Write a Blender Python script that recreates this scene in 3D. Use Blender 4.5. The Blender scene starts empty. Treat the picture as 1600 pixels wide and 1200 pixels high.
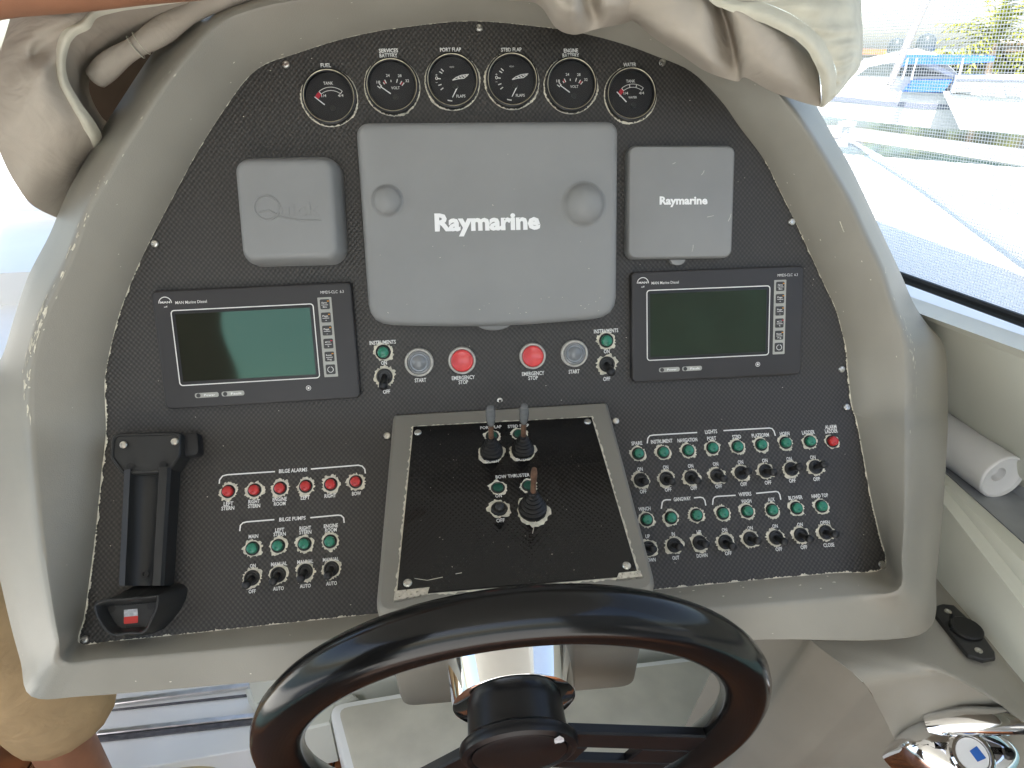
import bpy, bmesh, math, random
from mathutils import Matrix, Vector, noise
R_ = math.radians
random.seed(7)
C = bpy.context.scene.collection
scene = bpy.context.scene

# ------------------------------------------------------------------ camera, world, sun, exposure
F_PX = 1028.6                                   # focal length in pixels of the 1600 px wide photograph
TILT = R_(18.0)                                 # the upper instrument panel leans back this far
Z0 = 1.135                                       # height of the console origin above the cockpit sole
M = Matrix.Translation((0, 0, Z0)) @ Matrix.Rotation(-TILT, 4, 'X')      # console frame -> world
def _rot(w):
    w = Vector(w); return Matrix.Rotation(w.length, 3, w.normalized())
CAM_R = Matrix(((1, 0, 0), (0, 0, -1), (0, 1, 0))) @ _rot((0.14839, -0.05088, 0.08238))
CAM_C = Vector((-0.04453, -0.78335, 0.28158))
cam = bpy.data.objects.new('camera', bpy.data.cameras.new('camera')); C.objects.link(cam)
rows = CAM_R
cm = Matrix((rows[0], -rows[1], -rows[2])).transposed().to_4x4()
cam.matrix_world = M @ (Matrix.Translation(CAM_C) @ cm)
cam.data.sensor_width = 36.0; cam.data.lens = 36.0 * F_PX / 1600.0
cam.data.clip_start = 0.02; cam.data.clip_end = 3000
scene.camera = cam
SUN_EL, SUN_AZ = R_(52), R_(208)                # azimuth clockwise from +Y
w = bpy.data.worlds.new("World"); scene.world = w; w.use_nodes = True
nt = w.node_tree; sky = nt.nodes.new('ShaderNodeTexSky'); sky.sky_type = 'NISHITA'; sky.sun_disc = False
sky.sun_elevation = SUN_EL; sky.sun_rotation = SUN_AZ; sky.dust_density = 2.0; sky.ozone_density = .7
nt.links.new(sky.outputs[0], nt.nodes['Background'].inputs[0]); nt.nodes['Background'].inputs[1].default_value = 0.13
sun = bpy.data.objects.new('sun', bpy.data.lights.new('sun', 'SUN')); C.objects.link(sun)
sun.data.energy = 4.5; sun.data.angle = R_(0.5); sun.data.color = (1, .95, .87)
sd = Vector((math.sin(SUN_AZ)*math.cos(SUN_EL), math.cos(SUN_AZ)*math.cos(SUN_EL), math.sin(SUN_EL)))
sun.rotation_euler = sd.to_track_quat('Z', 'Y').to_euler()
scene.view_settings.view_transform = 'Standard'; scene.view_settings.look = 'None'
scene.view_settings.exposure = 1.75; scene.view_settings.gamma = 1.0

# ------------------------------------------------------------------ measured planes of the console
def ray(x, y):                                  # photograph pixel -> direction in the console frame
    return CAM_R.transposed() @ Vector(((x-800)/F_PX, (y-600)/F_PX, 1.0))
HINGE = 0.13859; LOW = R_(25.3009)
FU = Matrix(((1, 0, 0, 0), (0, 0, -1, 0), (0, 1, 0, 0), (0, 0, 0, 1)))   # upper panel: x right, y up, z out
sa, ca = math.sin(LOW), math.cos(LOW)
FL = Matrix(((1, 0, 0, 0), (0, sa, -ca, 0), (0, ca, sa, HINGE), (0, 0, 0, 1)))
def onp(x, y, F=FU, d=0.0):                     # where the sight line meets a plane d above frame F, in F's coordinates
    Fi = F.inverted(); c = Fi @ CAM_C; r = Fi.to_3x3() @ ray(x, y)
    t = (d - c.z)/r.z
    return Vector((c.x + r.x*t, c.y + r.y*t, d))
def pt(x, y, F=FU, d=0.0): return F @ onp(x, y, F, d)
def dep(x, y, z): return CAM_C + ray(x, y)*z   # at a given distance along the view axis
Mi = M.inverted()
CW = M @ CAM_C
def rayw(x, y): return M.to_3x3() @ ray(x, y)
def wz(x, y, z): r = rayw(x, y); return CW + r*((z-CW.z)/r.z)
def wx(x, y, X): r = rayw(x, y); return CW + r*((X-CW.x)/r.x)
def wy(x, y, Y): r = rayw(x, y); return CW + r*((Y-CW.y)/r.y)

# ------------------------------------------------------------------ materials
def mat(name, col, rough=.5, metal=0, var=.0, vscale=8, bump=0, bscale=200, spec=.5, coat=0, trans=0, ior=1.45, detail=4, col2=None, alpha=1):
    m = bpy.data.materials.new(name); m.use_nodes = True
    n = m.node_tree.nodes; l = m.node_tree.links; b = n['Principled BSDF']
    b.inputs['Base Color'].default_value = (*col, 1); b.inputs['Roughness'].default_value = rough
    b.inputs['Metallic'].default_value = metal; b.inputs['Specular IOR Level'].default_value = spec
    b.inputs['Coat Weight'].default_value = coat; b.inputs['Transmission Weight'].default_value = trans
    b.inputs['IOR'].default_value = ior; b.inputs['Alpha'].default_value = alpha
    tc = n.new('ShaderNodeTexCoord')
    if var:
        t = n.new('ShaderNodeTexNoise'); t.inputs['Scale'].default_value = vscale; t.inputs['Detail'].default_value = detail
        l.new(tc.outputs['Object'], t.inputs['Vector'])
        mx = n.new('ShaderNodeMix'); mx.data_type = 'RGBA'
        lo = col2 or tuple(c*(1-var) for c in col)
        mx.inputs[6].default_value = (*lo, 1); mx.inputs[7].default_value = (*[min(1, c*(1+var*.6)) for c in col], 1)
        rp = n.new('ShaderNodeMapRange'); rp.inputs[1].default_value = .35; rp.inputs[2].default_value = .65
        l.new(t.outputs[0], rp.inputs[0]); l.new(rp.outputs[0], mx.inputs[0]); l.new(mx.outputs[2], b.inputs['Base Color'])
        mr = n.new('ShaderNodeMapRange'); mr.inputs[3].default_value = max(0, rough-.06); mr.inputs[4].default_value = min(1, rough+.08)
        l.new(t.outputs[0], mr.inputs[0]); l.new(mr.outputs[0], b.inputs['Roughness'])
    if bump:
        t2 = n.new('ShaderNodeTexNoise'); t2.inputs['Scale'].default_value = bscale; t2.inputs['Detail'].default_value = 3
        l.new(tc.outputs['Object'], t2.inputs['Vector'])
        bp = n.new('ShaderNodeBump'); bp.inputs['Strength'].default_value = bump; bp.inputs['Distance'].default_value = .0006
        l.new(t2.outputs[0], bp.inputs['Height']); l.new(bp.outputs[0], b.inputs['Normal'])
    return m
def weave_mat(name, dark, light, rough, pitch, bump=.5, coat=0.0):
    m = mat(name, dark, rough, coat=coat); n = m.node_tree.nodes; l = m.node_tree.links; b = n['Principled BSDF']
    uv = n.new('ShaderNodeUVMap'); uv.uv_map = 'UVMap'
    sp = n.new('ShaderNodeSeparateXYZ'); l.new(uv.outputs[0], sp.inputs[0])
    def math_(op, a, c=None):
        q = n.new('ShaderNodeMath'); q.operation = op
        for i, v in enumerate((a, c)):
            if v is None: continue
            if isinstance(v, (int, float)): q.inputs[i].default_value = v
            else: l.new(v, q.inputs[i])
        return q.outputs[0]
    k = math.pi*2/pitch
    sx = math_('SINE', math_('MULTIPLY', sp.outputs[0], k)); sy = math_('SINE', math_('MULTIPLY', sp.outputs[1], k*.88))
    h = math_('MULTIPLY', sx, sy)
    mr = n.new('ShaderNodeMapRange'); mr.inputs[1].default_value = -.5; mr.inputs[2].default_value = .9
    l.new(h, mr.inputs[0])
    nz = n.new('ShaderNodeTexNoise'); nz.inputs['Scale'].default_value = 9; nz.inputs['Detail'].default_value = 5
    l.new(uv.outputs[0], nz.inputs['Vector'])
    f = math_('MULTIPLY', mr.outputs[0], math_('ADD', nz.outputs[0], .35))
    mx = n.new('ShaderNodeMix'); mx.data_type = 'RGBA'; mx.inputs[6].default_value = (*dark, 1); mx.inputs[7].default_value = (*light, 1)
    l.new(f, mx.inputs[0]); l.new(mx.outputs[2], b.inputs['Base Color'])
    rr = n.new('ShaderNodeMapRange'); rr.inputs[3].default_value = rough-.05; rr.inputs[4].default_value = rough+.1
    l.new(nz.outputs[0], rr.inputs[0]); l.new(rr.outputs[0], b.inputs['Roughness'])
    bp = n.new('ShaderNodeBump'); bp.inputs['Strength'].default_value = bump; bp.inputs['Distance'].default_value = .0008
    l.new(h, bp.inputs['Height']); l.new(bp.outputs[0], b.inputs['Normal'])
    return m
K = {}
K['taupe'] = mat('grey_gelcoat', (.282, .266, .222), .40, var=.13, vscale=4, bump=.35, bscale=900)
K['taupe_dark'] = mat('grey_moulding', (.225, .210, .175), .5, var=.08, vscale=7, bump=.3, bscale=700)
K['panel'] = weave_mat('carbon_weave_laminate', (.025, .0230, .0205), (.064, .058, .050), .36, .0054, .32)
K['plate'] = weave_mat('gloss_black_weave_plate', (.004, .004, .004), (.014, .013, .012), .12, .0058, .12, coat=.2)
K['cover'] = mat('grey_cover_plastic', (.246, .248, .242), .48, var=.06, vscale=10, bump=.25, bscale=1200)
K['black'] = mat('black_plastic', (.014, .014, .015), .38, var=.2, vscale=30)
K['black_matt'] = mat('matt_black_plastic', (.022, .022, .021), .42, var=.15, vscale=30, bump=.15, bscale=900)
K['bezelcase'] = mat('display_case', (.034, .032, .032), .45, var=.1, vscale=14, bump=.15, bscale=1500)
K['plate'].node_tree.nodes['Principled BSDF'].inputs['Specular IOR Level'].default_value = .35
K['rim'] = mat('gloss_black_wheel', (.006, .006, .006), .15, var=.15, vscale=9, spec=.38)
K['hub'] = mat('satin_black_hub', (.008, .008, .009), .3, var=.15, vscale=20, spec=.35)
K['cream'] = mat('worn_cream_edge', (.66, .62, .50), .7, var=.25, vscale=160)
K['print'] = mat('white_print', (.78, .77, .73), .6)
K['logo'] = mat('white_logo_print', (.86, .86, .85), .5)
K['chrome'] = mat('chrome', (.82, .82, .82), .06, metal=1)
K['steel'] = mat('stainless_screw', (.62, .60, .55), .28, metal=1, var=.2, vscale=300)
K['green_lens'] = mat('green_lens', (.015, .20, .12), .28, var=.3, vscale=150, coat=.3)
K['green_dark'] = mat('dull_green_lens', (.010, .085, .055), .35, var=.3, vscale=150)
K['red_lens'] = mat('red_lens', (.50, .022, .022), .28, var=.25, vscale=150, coat=.3)
K['stop'] = mat('red_button', (.72, .07, .07), .32, var=.12, vscale=60, coat=.3)
K['start'] = mat('grey_button', (.20, .21, .215), .22, var=.2, vscale=60, coat=.6)
K['clear_ring'] = mat('worn_clear_ring', (.50, .48, .43), .3, var=.25, vscale=120)
K['lcd'] = mat('green_lcd', (.026, .026, .019), .02, var=.12, vscale=5, spec=1.0)
K['lcd'].node_tree.nodes['Principled BSDF'].inputs['Specular Tint'].default_value = (.33, .68, .48, 1)
K['glass'] = mat('gauge_glass', (1, 1, 1), .03, trans=1, ior=1.12)
K['dial'] = mat('gauge_dial', (.012, .012, .013), .5)
K['redprint'] = mat('red_print', (.50, .02, .04), .6)
K['brass'] = mat('aged_bezel', (.50, .45, .33), .35, metal=.7, var=.3, vscale=100)
K['keystrip'] = mat('grey_key_strip', (.40, .40, .36), .5, var=.1, vscale=60)
K['key'] = mat('dark_key', (.045, .045, .045), .5)
K['amber'] = mat('amber_print', (.60, .25, .02), .5)
K['rust'] = mat('rusty_stem', (.17, .095, .06), .6, metal=.3, var=.45, vscale=140, bump=.4, bscale=500)
K['tip'] = mat('smoky_tip', (.15, .155, .155), .15, var=.2, vscale=100, coat=.5)
K['rubber'] = mat('black_rubber', (.007, .007, .007), .42)
K['canvas'] = mat('beige_canvas', (.44, .39, .325), .85, var=.10, vscale=9, bump=.45, bscale=1500, spec=.15)
K['lining'] = mat('dark_brown_lining', (.085, .06, .042), .9, var=.2, vscale=9, spec=.1)  # shade of the hollow behind the canvas, put into the colour
K['canvas_hem'] = mat('pale_canvas_hem', (.60, .575, .47), .85, var=.12, vscale=25, bump=.45, bscale=1200, spec=.15)
K['white'] = mat('white_gelcoat', (.80, .80, .77), .3, var=.05, vscale=3)
K['cream_grp'] = mat('cream_gelcoat', (.66, .66, .57), .35, var=.05, vscale=4, bump=.1, bscale=500)
K['nonskid'] = mat('textured_step_pad', (.56, .53, .44), .75, var=.12, vscale=10, bump=.6, bscale=420)
K['teak'] = mat('varnished_teak', (.16, .054, .017), .35, var=.35, vscale=14)
K['alu'] = mat('aluminium_track', (.72, .72, .72), .3, metal=1, var=.12, vscale=30)
K['darkstrip'] = mat('dark_track_strip', (.10, .095, .10), .5, var=.3, vscale=60)
K['tray'] = mat('blue_grey_tray', (.34, .355, .37), .5, var=.1, vscale=20)
K['paper'] = mat('white_paper', (.82, .81, .80), .85, spec=.1)
K['skin'] = mat('skin', (.34, .155, .085), .5, var=.12, vscale=25, bump=.2, bscale=700)
K['khaki'] = mat('khaki_cloth', (.47, .33, .18), .85, var=.12, vscale=12, bump=.5, bscale=1200, spec=.1)
K['shirt'] = mat('white_shirt', (.72, .72, .70), .85, spec=.1)
K['shoe'] = mat('cream_shoe', (.60, .50, .30), .7, var=.1, vscale=30)
K['hair'] = mat('dark_hair', (.03, .02, .015), .6)
K['seal'] = mat('black_seal', (.004, .004, .004), .5)
K['sticker'] = mat('red_sticker', (.60, .04, .03), .4)
K['silver'] = mat('silver_sticker', (.55, .55, .56), .35, var=.3, vscale=200)
K['blue'] = mat('blue_canvas', (.03, .14, .52), .7, var=.15, vscale=2)
K['navy'] = mat('dark_stripe', (.16, .18, .24), .4)
K['glazing'] = mat('tinted_glazing', (.09, .11, .11), .1)
K['water'] = mat('harbour_water', (.06, .10, .09), .12, var=.3, vscale=.6, bump=1, bscale=2.5)
K['dock'] = mat('grey_dock', (.42, .42, .38), .8, var=.15, vscale=2)
K['leaf'] = mat('palm_leaf', (.24, .26, .03), .6, var=.4, vscale=1.5)
K['bark'] = mat('palm_bark', (.2, .15, .10), .9, var=.3, vscale=4)
K['tile'] = mat('orange_roof', (.52, .20, .09), .8, var=.2, vscale=1)
K['plaster'] = mat('pale_plaster', (.60, .55, .48), .9, var=.1, vscale=1)
K['mast'] = mat('grey_mast', (.33, .30, .29), .4, var=.1, vscale=3)
K['deckgrey'] = mat('grey_deck_paint', (.45, .48, .50), .6, var=.08, vscale=3)
K['wood'] = mat('dark_wood', (.05, .032, .02), .6, var=.3, vscale=6)
K['wood_pale'] = mat('pale_wood', (.55, .52, .46), .6, var=.3, vscale=6)
K['under'] = mat('roof_lining', (.58, .56, .51), .8)

def wrinkles(m, sc, dist, st):                   # soft creases of cloth, relief only
    n = m.node_tree.nodes; l = m.node_tree.links; b = n['Principled BSDF']
    tc = n.new('ShaderNodeTexCoord'); t = n.new('ShaderNodeTexNoise'); t.inputs['Scale'].default_value = sc; t.inputs['Detail'].default_value = 3; t.inputs['Distortion'].default_value = 1.2
    mp = n.new('ShaderNodeMapping'); mp.inputs['Scale'].default_value = (1, .6, 1.6); mp.inputs['Rotation'].default_value = (.4, .2, .7)
    l.new(tc.outputs['Object'], mp.inputs[0]); l.new(mp.outputs[0], t.inputs['Vector'])
    bp = n.new('ShaderNodeBump'); bp.inputs['Strength'].default_value = st; bp.inputs['Distance'].default_value = dist
    l.new(t.outputs[0], bp.inputs['Height'])
    old = b.inputs['Normal'].links[0].from_node; l.new(bp.outputs[0], old.inputs['Normal'])
for k_, a_ in (('canvas', (11, .012, .55)), ('canvas_hem', (16, .008, .5)), ('khaki', (10, .012, .6))): wrinkles(K[k_], *a_)

# ------------------------------------------------------------------ mesh helpers
def link(name, bm, m, parent=None, mw=None, smooth=True, angle=35):
    me = bpy.data.meshes.new(name)
    bmesh.ops.recalc_face_normals(bm, faces=bm.faces[:])
    if smooth:
        for f in bm.faces: f.smooth = True
        lim = R_(angle)
        for e in bm.edges:
            if len(e.link_faces) == 2 and e.calc_face_angle(0) > lim: e.smooth = False
    bm.to_mesh(me); bm.free()
    for mm in (m if isinstance(m, (list, tuple)) else [m]): me.materials.append(K[mm] if isinstance(mm, str) else mm)
    o = bpy.data.objects.new(name, me); C.objects.link(o)
    if parent: o.parent = parent
    elif mw is not None: o.matrix_world = mw
    return o
def tag(o, label=None, cat=None, group=None, kind=None):
    if label: o['label'] = label
    if cat: o['category'] = cat
    if group: o['group'] = group
    if kind: o['kind'] = kind
    return o
def thing(name, label, cat, mw=Matrix(), group=None):
    o = bpy.data.objects.new(name, None); C.objects.link(o); o.matrix_world = mw; o.empty_display_size = .02
    return tag(o, label, cat, group)
def NB(): return bmesh.new()
def box(bm, c, s, mw=None, bev=0):
    r = bmesh.ops.create_cube(bm, size=1)['verts']
    bmesh.ops.scale(bm, vec=s, verts=r); bmesh.ops.translate(bm, vec=c, verts=r)
    if bev:
        es = list({e for v in r for e in v.link_edges})
        q = bmesh.ops.bevel(bm, geom=es, offset=bev, segments=2, affect='EDGES', profile=.6)
        r = list({v for f in q['faces'] for v in f.verts} | {v for v in r if v.is_valid})
    if mw is not None: bmesh.ops.transform(bm, matrix=mw, verts=r)
    return r
def frame_z(p, d):
    d = Vector(d).normalized(); a = Vector((1, 0, 0)) if abs(d.x) < .9 else Vector((0, 1, 0))
    y = d.cross(a).normalized(); x = y.cross(d)
    return Matrix((( x.x, y.x, d.x, p[0]), (x.y, y.y, d.y, p[1]), (x.z, y.z, d.z, p[2]), (0, 0, 0, 1)))
def lathe(bm, prof, mw=Matrix(), n=24, cap=True, sx=1, sy=1):
    rings = []
    for r, z in prof:
        rings.append([bm.verts.new(mw @ Vector((r*sx*math.cos(2*math.pi*k/n), r*sy*math.sin(2*math.pi*k/n), z))) for k in range(n)])
    for a, b in zip(rings, rings[1:]):
        for k in range(n): bm.faces.new((a[k], a[(k+1) % n], b[(k+1) % n], b[k]))
    if cap:
        if prof[0][0] > 1e-6: bm.faces.new(rings[0][::-1])
        if prof[-1][0] > 1e-6: bm.faces.new(rings[-1])
    bmesh.ops.remove_doubles(bm, verts=[v for r in rings for v in r], dist=1e-7)
def tube(bm, pts, rad, n=10, closed=False, flat=1):
    pts = [Vector(p) for p in pts]; rings = []; N = len(pts)
    up = None
    for i, p in enumerate(pts):
        a = pts[(i-1) % N] if (closed or i) else p; b = pts[(i+1) % N] if (closed or i < N-1) else p
        t = (b-a).normalized()
        if up is None: up = Vector((0, 0, 1)) if abs(t.z) < .9 else Vector((0, 1, 0))
        x = t.cross(up).normalized(); up = x.cross(t).normalized()
        r = rad[i] if isinstance(rad, (list, tuple)) else rad
        rings.append([bm.verts.new(p + x*(r*math.cos(2*math.pi*k/n)) + up*(r*flat*math.sin(2*math.pi*k/n))) for k in range(n)])
    pr = list(zip(rings, rings[1:])) + ([(rings[-1], rings[0])] if closed else [])
    for a, b in pr:
        for k in range(n): bm.faces.new((a[k], a[(k+1) % n], b[(k+1) % n], b[k]))
    if not closed: bm.faces.new(rings[0][::-1]); bm.faces.new(rings[-1])
def rrect(w, h, r, n=5, cx=0, cy=0):
    o = []
    for sx, sy, a0 in ((1, 1, 0), (-1, 1, 90), (-1, -1, 180), (1, -1, 270)):
        for k in range(n+1):
            a = R_(a0 + 90*k/n); o.append((cx + sx*(w/2-r) + r*math.cos(a), cy + sy*(h/2-r) + r*math.sin(a)))
    return o
def ngon(n, r, ph=0): return [(r*math.cos(ph+2*math.pi*k/n), r*math.sin(ph+2*math.pi*k/n)) for k in range(n)]
def inset2(o, d):                                # inward offset of a counter-clockwise outline
    N = len(o); q = []
    for i in range(N):
        p = Vector(o[i]); a = (p-Vector(o[i-1])); b = (Vector(o[(i+1) % N])-p)
        if a.length < 1e-9: a = b
        if b.length < 1e-9: b = a
        na = Vector((-a.y, a.x)).normalized(); nb = Vector((-b.y, b.x)).normalized(); s = na+nb
        s = s/(max(.3, s.length_squared/2)) if s.length > 1e-6 else na
        q.append((p.x + s.x*d, p.y + s.y*d))
    return q
def slab(bm, outline, steps, mw=Matrix(), capb=False):  # steps: (inset, height) from the bottom up
    rings = []
    for ins, z in steps:
        o = inset2(outline, ins) if ins else outline
        rings.append([bm.verts.new(mw @ Vector((x, y, z))) for x, y in o])
    N = len(outline)
    for a, b in zip(rings, rings[1:]):
        for k in range(N): bm.faces.new((a[k], a[(k+1) % N], b[(k+1) % N], b[k]))
    bm.faces.new(rings[-1])
    if capb: bm.faces.new(rings[0][::-1])
def rounded(h, b, n=4, ins0=0):                   # straight sides then a quarter-round edge of radius b
    s = [(ins0, 0), (ins0, h-b)]
    for k in range(1, n+1):
        a = R_(90*k/n); s.append((ins0 + b*(1-math.cos(a)), h-b+b*math.sin(a)))
    return s
def quad(bm, P): return bm.faces.new([bm.verts.new(p) for p in P])
def cr(P, t):                                     # Catmull-Rom through a list of tuples/vectors
    n = len(P)-1; i = min(int(t*n), n-1); u = t*n-i
    p0, p1, p2, p3 = P[max(i-1, 0)], P[i], P[i+1], P[min(i+2, n)]
    return [.5*((2*b)+(c-a)*u+(2*a-5*b+4*c-d)*u*u+(3*b-a-3*c+d)*u**3) for a, b, c, d in zip(p0, p1, p2, p3)]
def patch(bm, rows, nu, nv, fn, noise_amp=0, noise_f=20, pleat=None, solid=.0015):
    G = []
    for j in range(nv+1):
        ctl = [cr(r, 0) for r in rows]
        line = []
        for i in range(nu+1):
            q = cr([cr(r, i/nu) for r in rows], j/nv)
            if pleat: q[2] += pleat(i/nu, j/nv)
            p = fn(*q)
            if noise_amp: p = p + Vector((0, -1, .3))*noise_amp*(noise.noise(p*noise_f) - 1.3*(abs(noise.noise(p*noise_f*.8 + Vector((3, 1, 5))))-.25))
            line.append(bm.verts.new(p))
        G.append(line)
    for j in range(nv):
        for i in range(nu): bm.faces.new((G[j][i], G[j][i+1], G[j+1][i+1], G[j+1][i]))
def ribbon(bm, pts, wid, z=0, jit=0, rs=None):
    pts = [Vector((p[0], p[1])) for p in pts]; L = []
    for i, p in enumerate(pts):
        a = pts[max(i-1, 0)]; b = pts[min(i+1, len(pts)-1)]; t = (b-a).normalized(); n = Vector((-t.y, t.x))
        j1 = rs.uniform(-jit, jit) if jit else 0; j2 = rs.uniform(-jit, jit) if jit else 0
        L.append((bm.verts.new((p.x+n.x*(wid/2+j1), p.y+n.y*(wid/2+j1), z)), bm.verts.new((p.x-n.x*(wid/2+j2), p.y-n.y*(wid/2+j2), z))))
    for a, b in zip(L, L[1:]): bm.faces.new((a[0], b[0], b[1], a[1]))
_texts = []
def text_mesh(s, w, h, bold=.0):                   # flat lettering, centred, of overall width w and cap height h
    cu = bpy.data.curves.new('t', 'FONT'); cu.body = s; cu.size = 1; cu.offset = bold; cu.resolution_u = 2
    cu.align_x = 'LEFT'
    o = bpy.data.objects.new('t', cu); C.objects.link(o)
    dg = bpy.context.evaluated_depsgraph_get(); dg.update()
    me = bpy.data.meshes.new_from_object(o.evaluated_get(dg))
    bpy.data.objects.remove(o); bpy.data.curves.remove(cu)
    xs = [v.co.x for v in me.vertices]; ys = [v.co.y for v in me.vertices]
    caph = .729 if any(c in s for c in 'gpqyQ,') or not s.isupper() else max(ys)-min(ys)
    y0 = 0 if any(c in s for c in 'gpqyQ,') else min(ys)
    sx = w/(max(xs)-min(xs)); sy = h/caph; mx_ = (max(xs)+min(xs))/2
    for v in me.vertices: v.co = ((v.co.x-mx_)*sx, (v.co.y-y0-caph/2)*sy, 0)
    return me
def text_into(bm, s, w, h, x=0, y=0, z=0, bold=.0, mw=None, mi=0):
    me = text_mesh(s, w, h, bold)
    T = (mw or Matrix()) @ Matrix.Translation((x, y, z))
    vs = [bm.verts.new(T @ v.co) for v in me.vertices]
    for p in me.polygons:
        try: f = bm.faces.new([vs[i] for i in p.vertices]); f.material_index = mi
        except ValueError: pass
    bpy.data.meshes.remove(me)
def text_obj(name, s, w, h, m, parent, mloc, bold=.0):
    me = text_mesh(s, w, h, bold); me.name = name; me.materials.append(K[m])
    o = bpy.data.objects.new(name, me); C.objects.link(o); o.parent = parent; o.matrix_local = mloc
    return o

# ================================================================== the setting
def struct(name, bm, m, mw=None, smooth=True, kind='structure'):
    o = link(name, bm, m, None, mw or Matrix(), smooth); o['kind'] = kind; return o
# cockpit sole (planks are parts), side decks, hard top
b = NB(); box(b, (0, .1, -.03), (3.2, 3.6, .05)); sole = struct('cockpit_floor', b, 'seal')
pm = None
for k in range(24):
    x = -1.55 + k*.132
    if pm is None:
        b = NB(); box(b, (0, .1, .0), (.126, 3.6, .012), bev=.0015); o = link('plank', b, 'teak', sole); pm = o.data
    else:
        o = bpy.data.objects.new('plank', pm); C.objects.link(o); o.parent = sole
    o.location = (x, 0, .0)
b = NB(); box(b, (0, -4.2, -.06), (4.6, 5.0, .10)); struct('aft_deck', b, 'white')
b = NB(); box(b, (-2.45, 1.2, .30), (1.6, 9, .10)); struct('side_deck', b, 'white')
b = NB(); box(b, (-.70, -.60, 2.35), (3.2, 4.4, .06), bev=.02)
hard = thing('hard_top', 'cream hard top roof over the helm, above the picture', 'roof'); link('roof_panel', b, 'under', hard)

blk = thing('cabin_bulkhead', 'dark wooden cabin bulkhead with a wide opening and curtain, behind the camera', 'bulkhead')  # out of view, added to shape what the panel and screens reflect
b = NB(); box(b, (1.45, -2.3, 1.16), (1.7, .05, 2.30)); link('panel', b, 'wood_pale', blk)
b = NB(); box(b, (-2.4, -2.3, 1.16), (1.0, .05, 2.30)); link('panel', b, 'wood', blk)
b = NB(); NC = 40
cv = [[b.verts.new((-2.0 + f_*(.86+.07*math.sin(k*.21+1)+.05*math.sin(k*.5)) , -2.24+.03*math.sin(f_*40), .2+2.1*k/NC)) for f_ in [q/20 for q in range(21)]] for k in range(NC+1)]
for r0_, r1_ in zip(cv, cv[1:]):
    for k in range(20): b.faces.new((r0_[k], r0_[k+1], r1_[k+1], r1_[k]))
link('curtain', b, 'wood', blk)  # made-up sheet; its wavy edge gives the left screen a dark reflection

# ================================================================== the console
console = thing('helm_console', 'grey moulded boat helm console with black weave instrument panel and chipped edges', 'console', M)
ST = [  # panel edge, ridge, outer edge of the moulding, in photograph pixels, clockwise from the lower left corner
 ((125,1007),(98,1035),(45,1092)), ((131,970),(90,1000),(28,1035)), ((137,933),(80,950),(8,960)), ((150,833),(62,840),(-18,840)),
 ((160,733),(49,730),(-30,720)), ((168,673),(44,670),(-33,650)), ((165,633),(42,620),(-28,590)), ((165,587),(43,575),(0,557)),
 ((177,527),(55,520),(20,495)), ((193,473),(72,475),(43,427)), ((220,407),(105,405),(75,365)), ((250,347),(134,325),(103,300)),
 ((275,300),(160,280),(134,244)), ((300,253),(187,232),(160,197)), ((328,206),(215,190),(190,150)), ((359,159),(250,135),(225,97)),
 ((387,122),(287,87),(255,57)), ((416,100),(335,35),(290,20)), ((462,84),(400,8),(360,-20)), ((518,66),(480,-6),(450,-45)),
 ((570,53),(555,-14),(540,-60)), ((623,44),(620,-20),(610,-68)), ((737,33),(740,-26),(740,-75)), ((861,44),(880,-18),(895,-65)),
 ((914,53),(945,-8),(960,-55)), ((971,68),(1010,8),(1030,-35)), ((1026,88),(1080,35),(1110,-5)), ((1080,112),(1135,65),(1180,35)),
 ((1126,157),(1190,112),(1235,95)), ((1156,199),(1234,162),(1278,165)), ((1194,250),(1266,206),(1303,212)), ((1219,300),(1297,256),(1328,255)),
 ((1241,344),(1330,312),(1352,305)), ((1267,400),(1353,362),(1380,365)), ((1290,450),(1378,415),(1408,425)), ((1305,482),(1393,462),(1430,475)),
 ((1317,525),(1411,512),(1449,503)), ((1322,550),(1420,545),(1478,538)), ((1324,600),(1422,590),(1484,590)), ((1332,640),(1421,640),(1485,640)),
 ((1340,667),(1420,690),(1484,690)), ((1360,777),(1416,800),(1477,800)), ((1372,830),(1411,870),(1467,900)), ((1380,889),(1404,923),(1459,982)),
 ((1300,897),(1335,932),(1385,1004)), ((1200,906),(1200,944),(1200,1003)), ((1031,922),(1031,957),(1050,1014)), ((808,942),(808,975),(825,1032)),
 ((585,961),(585,994),(600,1052)), ((450,975),(450,1006),(433,1067)), ((281,993),(281,1022),(281,1080)), ((180,1003),(165,1031),(130,1092))]
def blendpt(x, y, d):
    k = min(1, max(0, (y-600)/100.0)); k = k*k*(3-2*k)
    a = pt(x, y, FU, d)
    return a if k == 0 else a.lerp(pt(x, y, FL, d), k)
def panel_us(x, y):                              # photograph pixel -> (across, along) on the folded sheet
    q = onp(x, y, FU)
    if q.y >= HINGE: return (q.x, q.y-HINGE)
    q = onp(x, y, FL); return (q.x, q.y)
FIL = .032
def sheet(u, s, d=0.0):
    def P(s):
        return FU @ Vector((u, HINGE+s, 0)) if s >= 0 else FL @ Vector((u, s, 0))
    if abs(s) < FIL:
        t = (s+FIL)/(2*FIL); p = P(-FIL)*(1-t)**2 + P(0)*2*t*(1-t) + P(FIL)*t*t
        nrm = (FL.col[2].to_3d()).lerp(FU.col[2].to_3d(), t).normalized()
    else: p = P(s); nrm = (FU if s > 0 else FL).col[2].to_3d()
    return p + nrm*d
def dense(L, n):
    out = []
    N = len(L)
    for i in range(N):
        p0, p1, p2, p3 = L[i-1], L[i], L[(i+1) % N], L[(i+2) % N]
        for k in range(n):
            u = k/n
            out.append(tuple(.5*((2*b)+(c-a)*u+(2*a-5*b+4*c-d)*u*u+(3*b-a-3*c+d)*u**3) for a, b, c, d in zip(p0, p1, p2, p3)))
    return out
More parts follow.
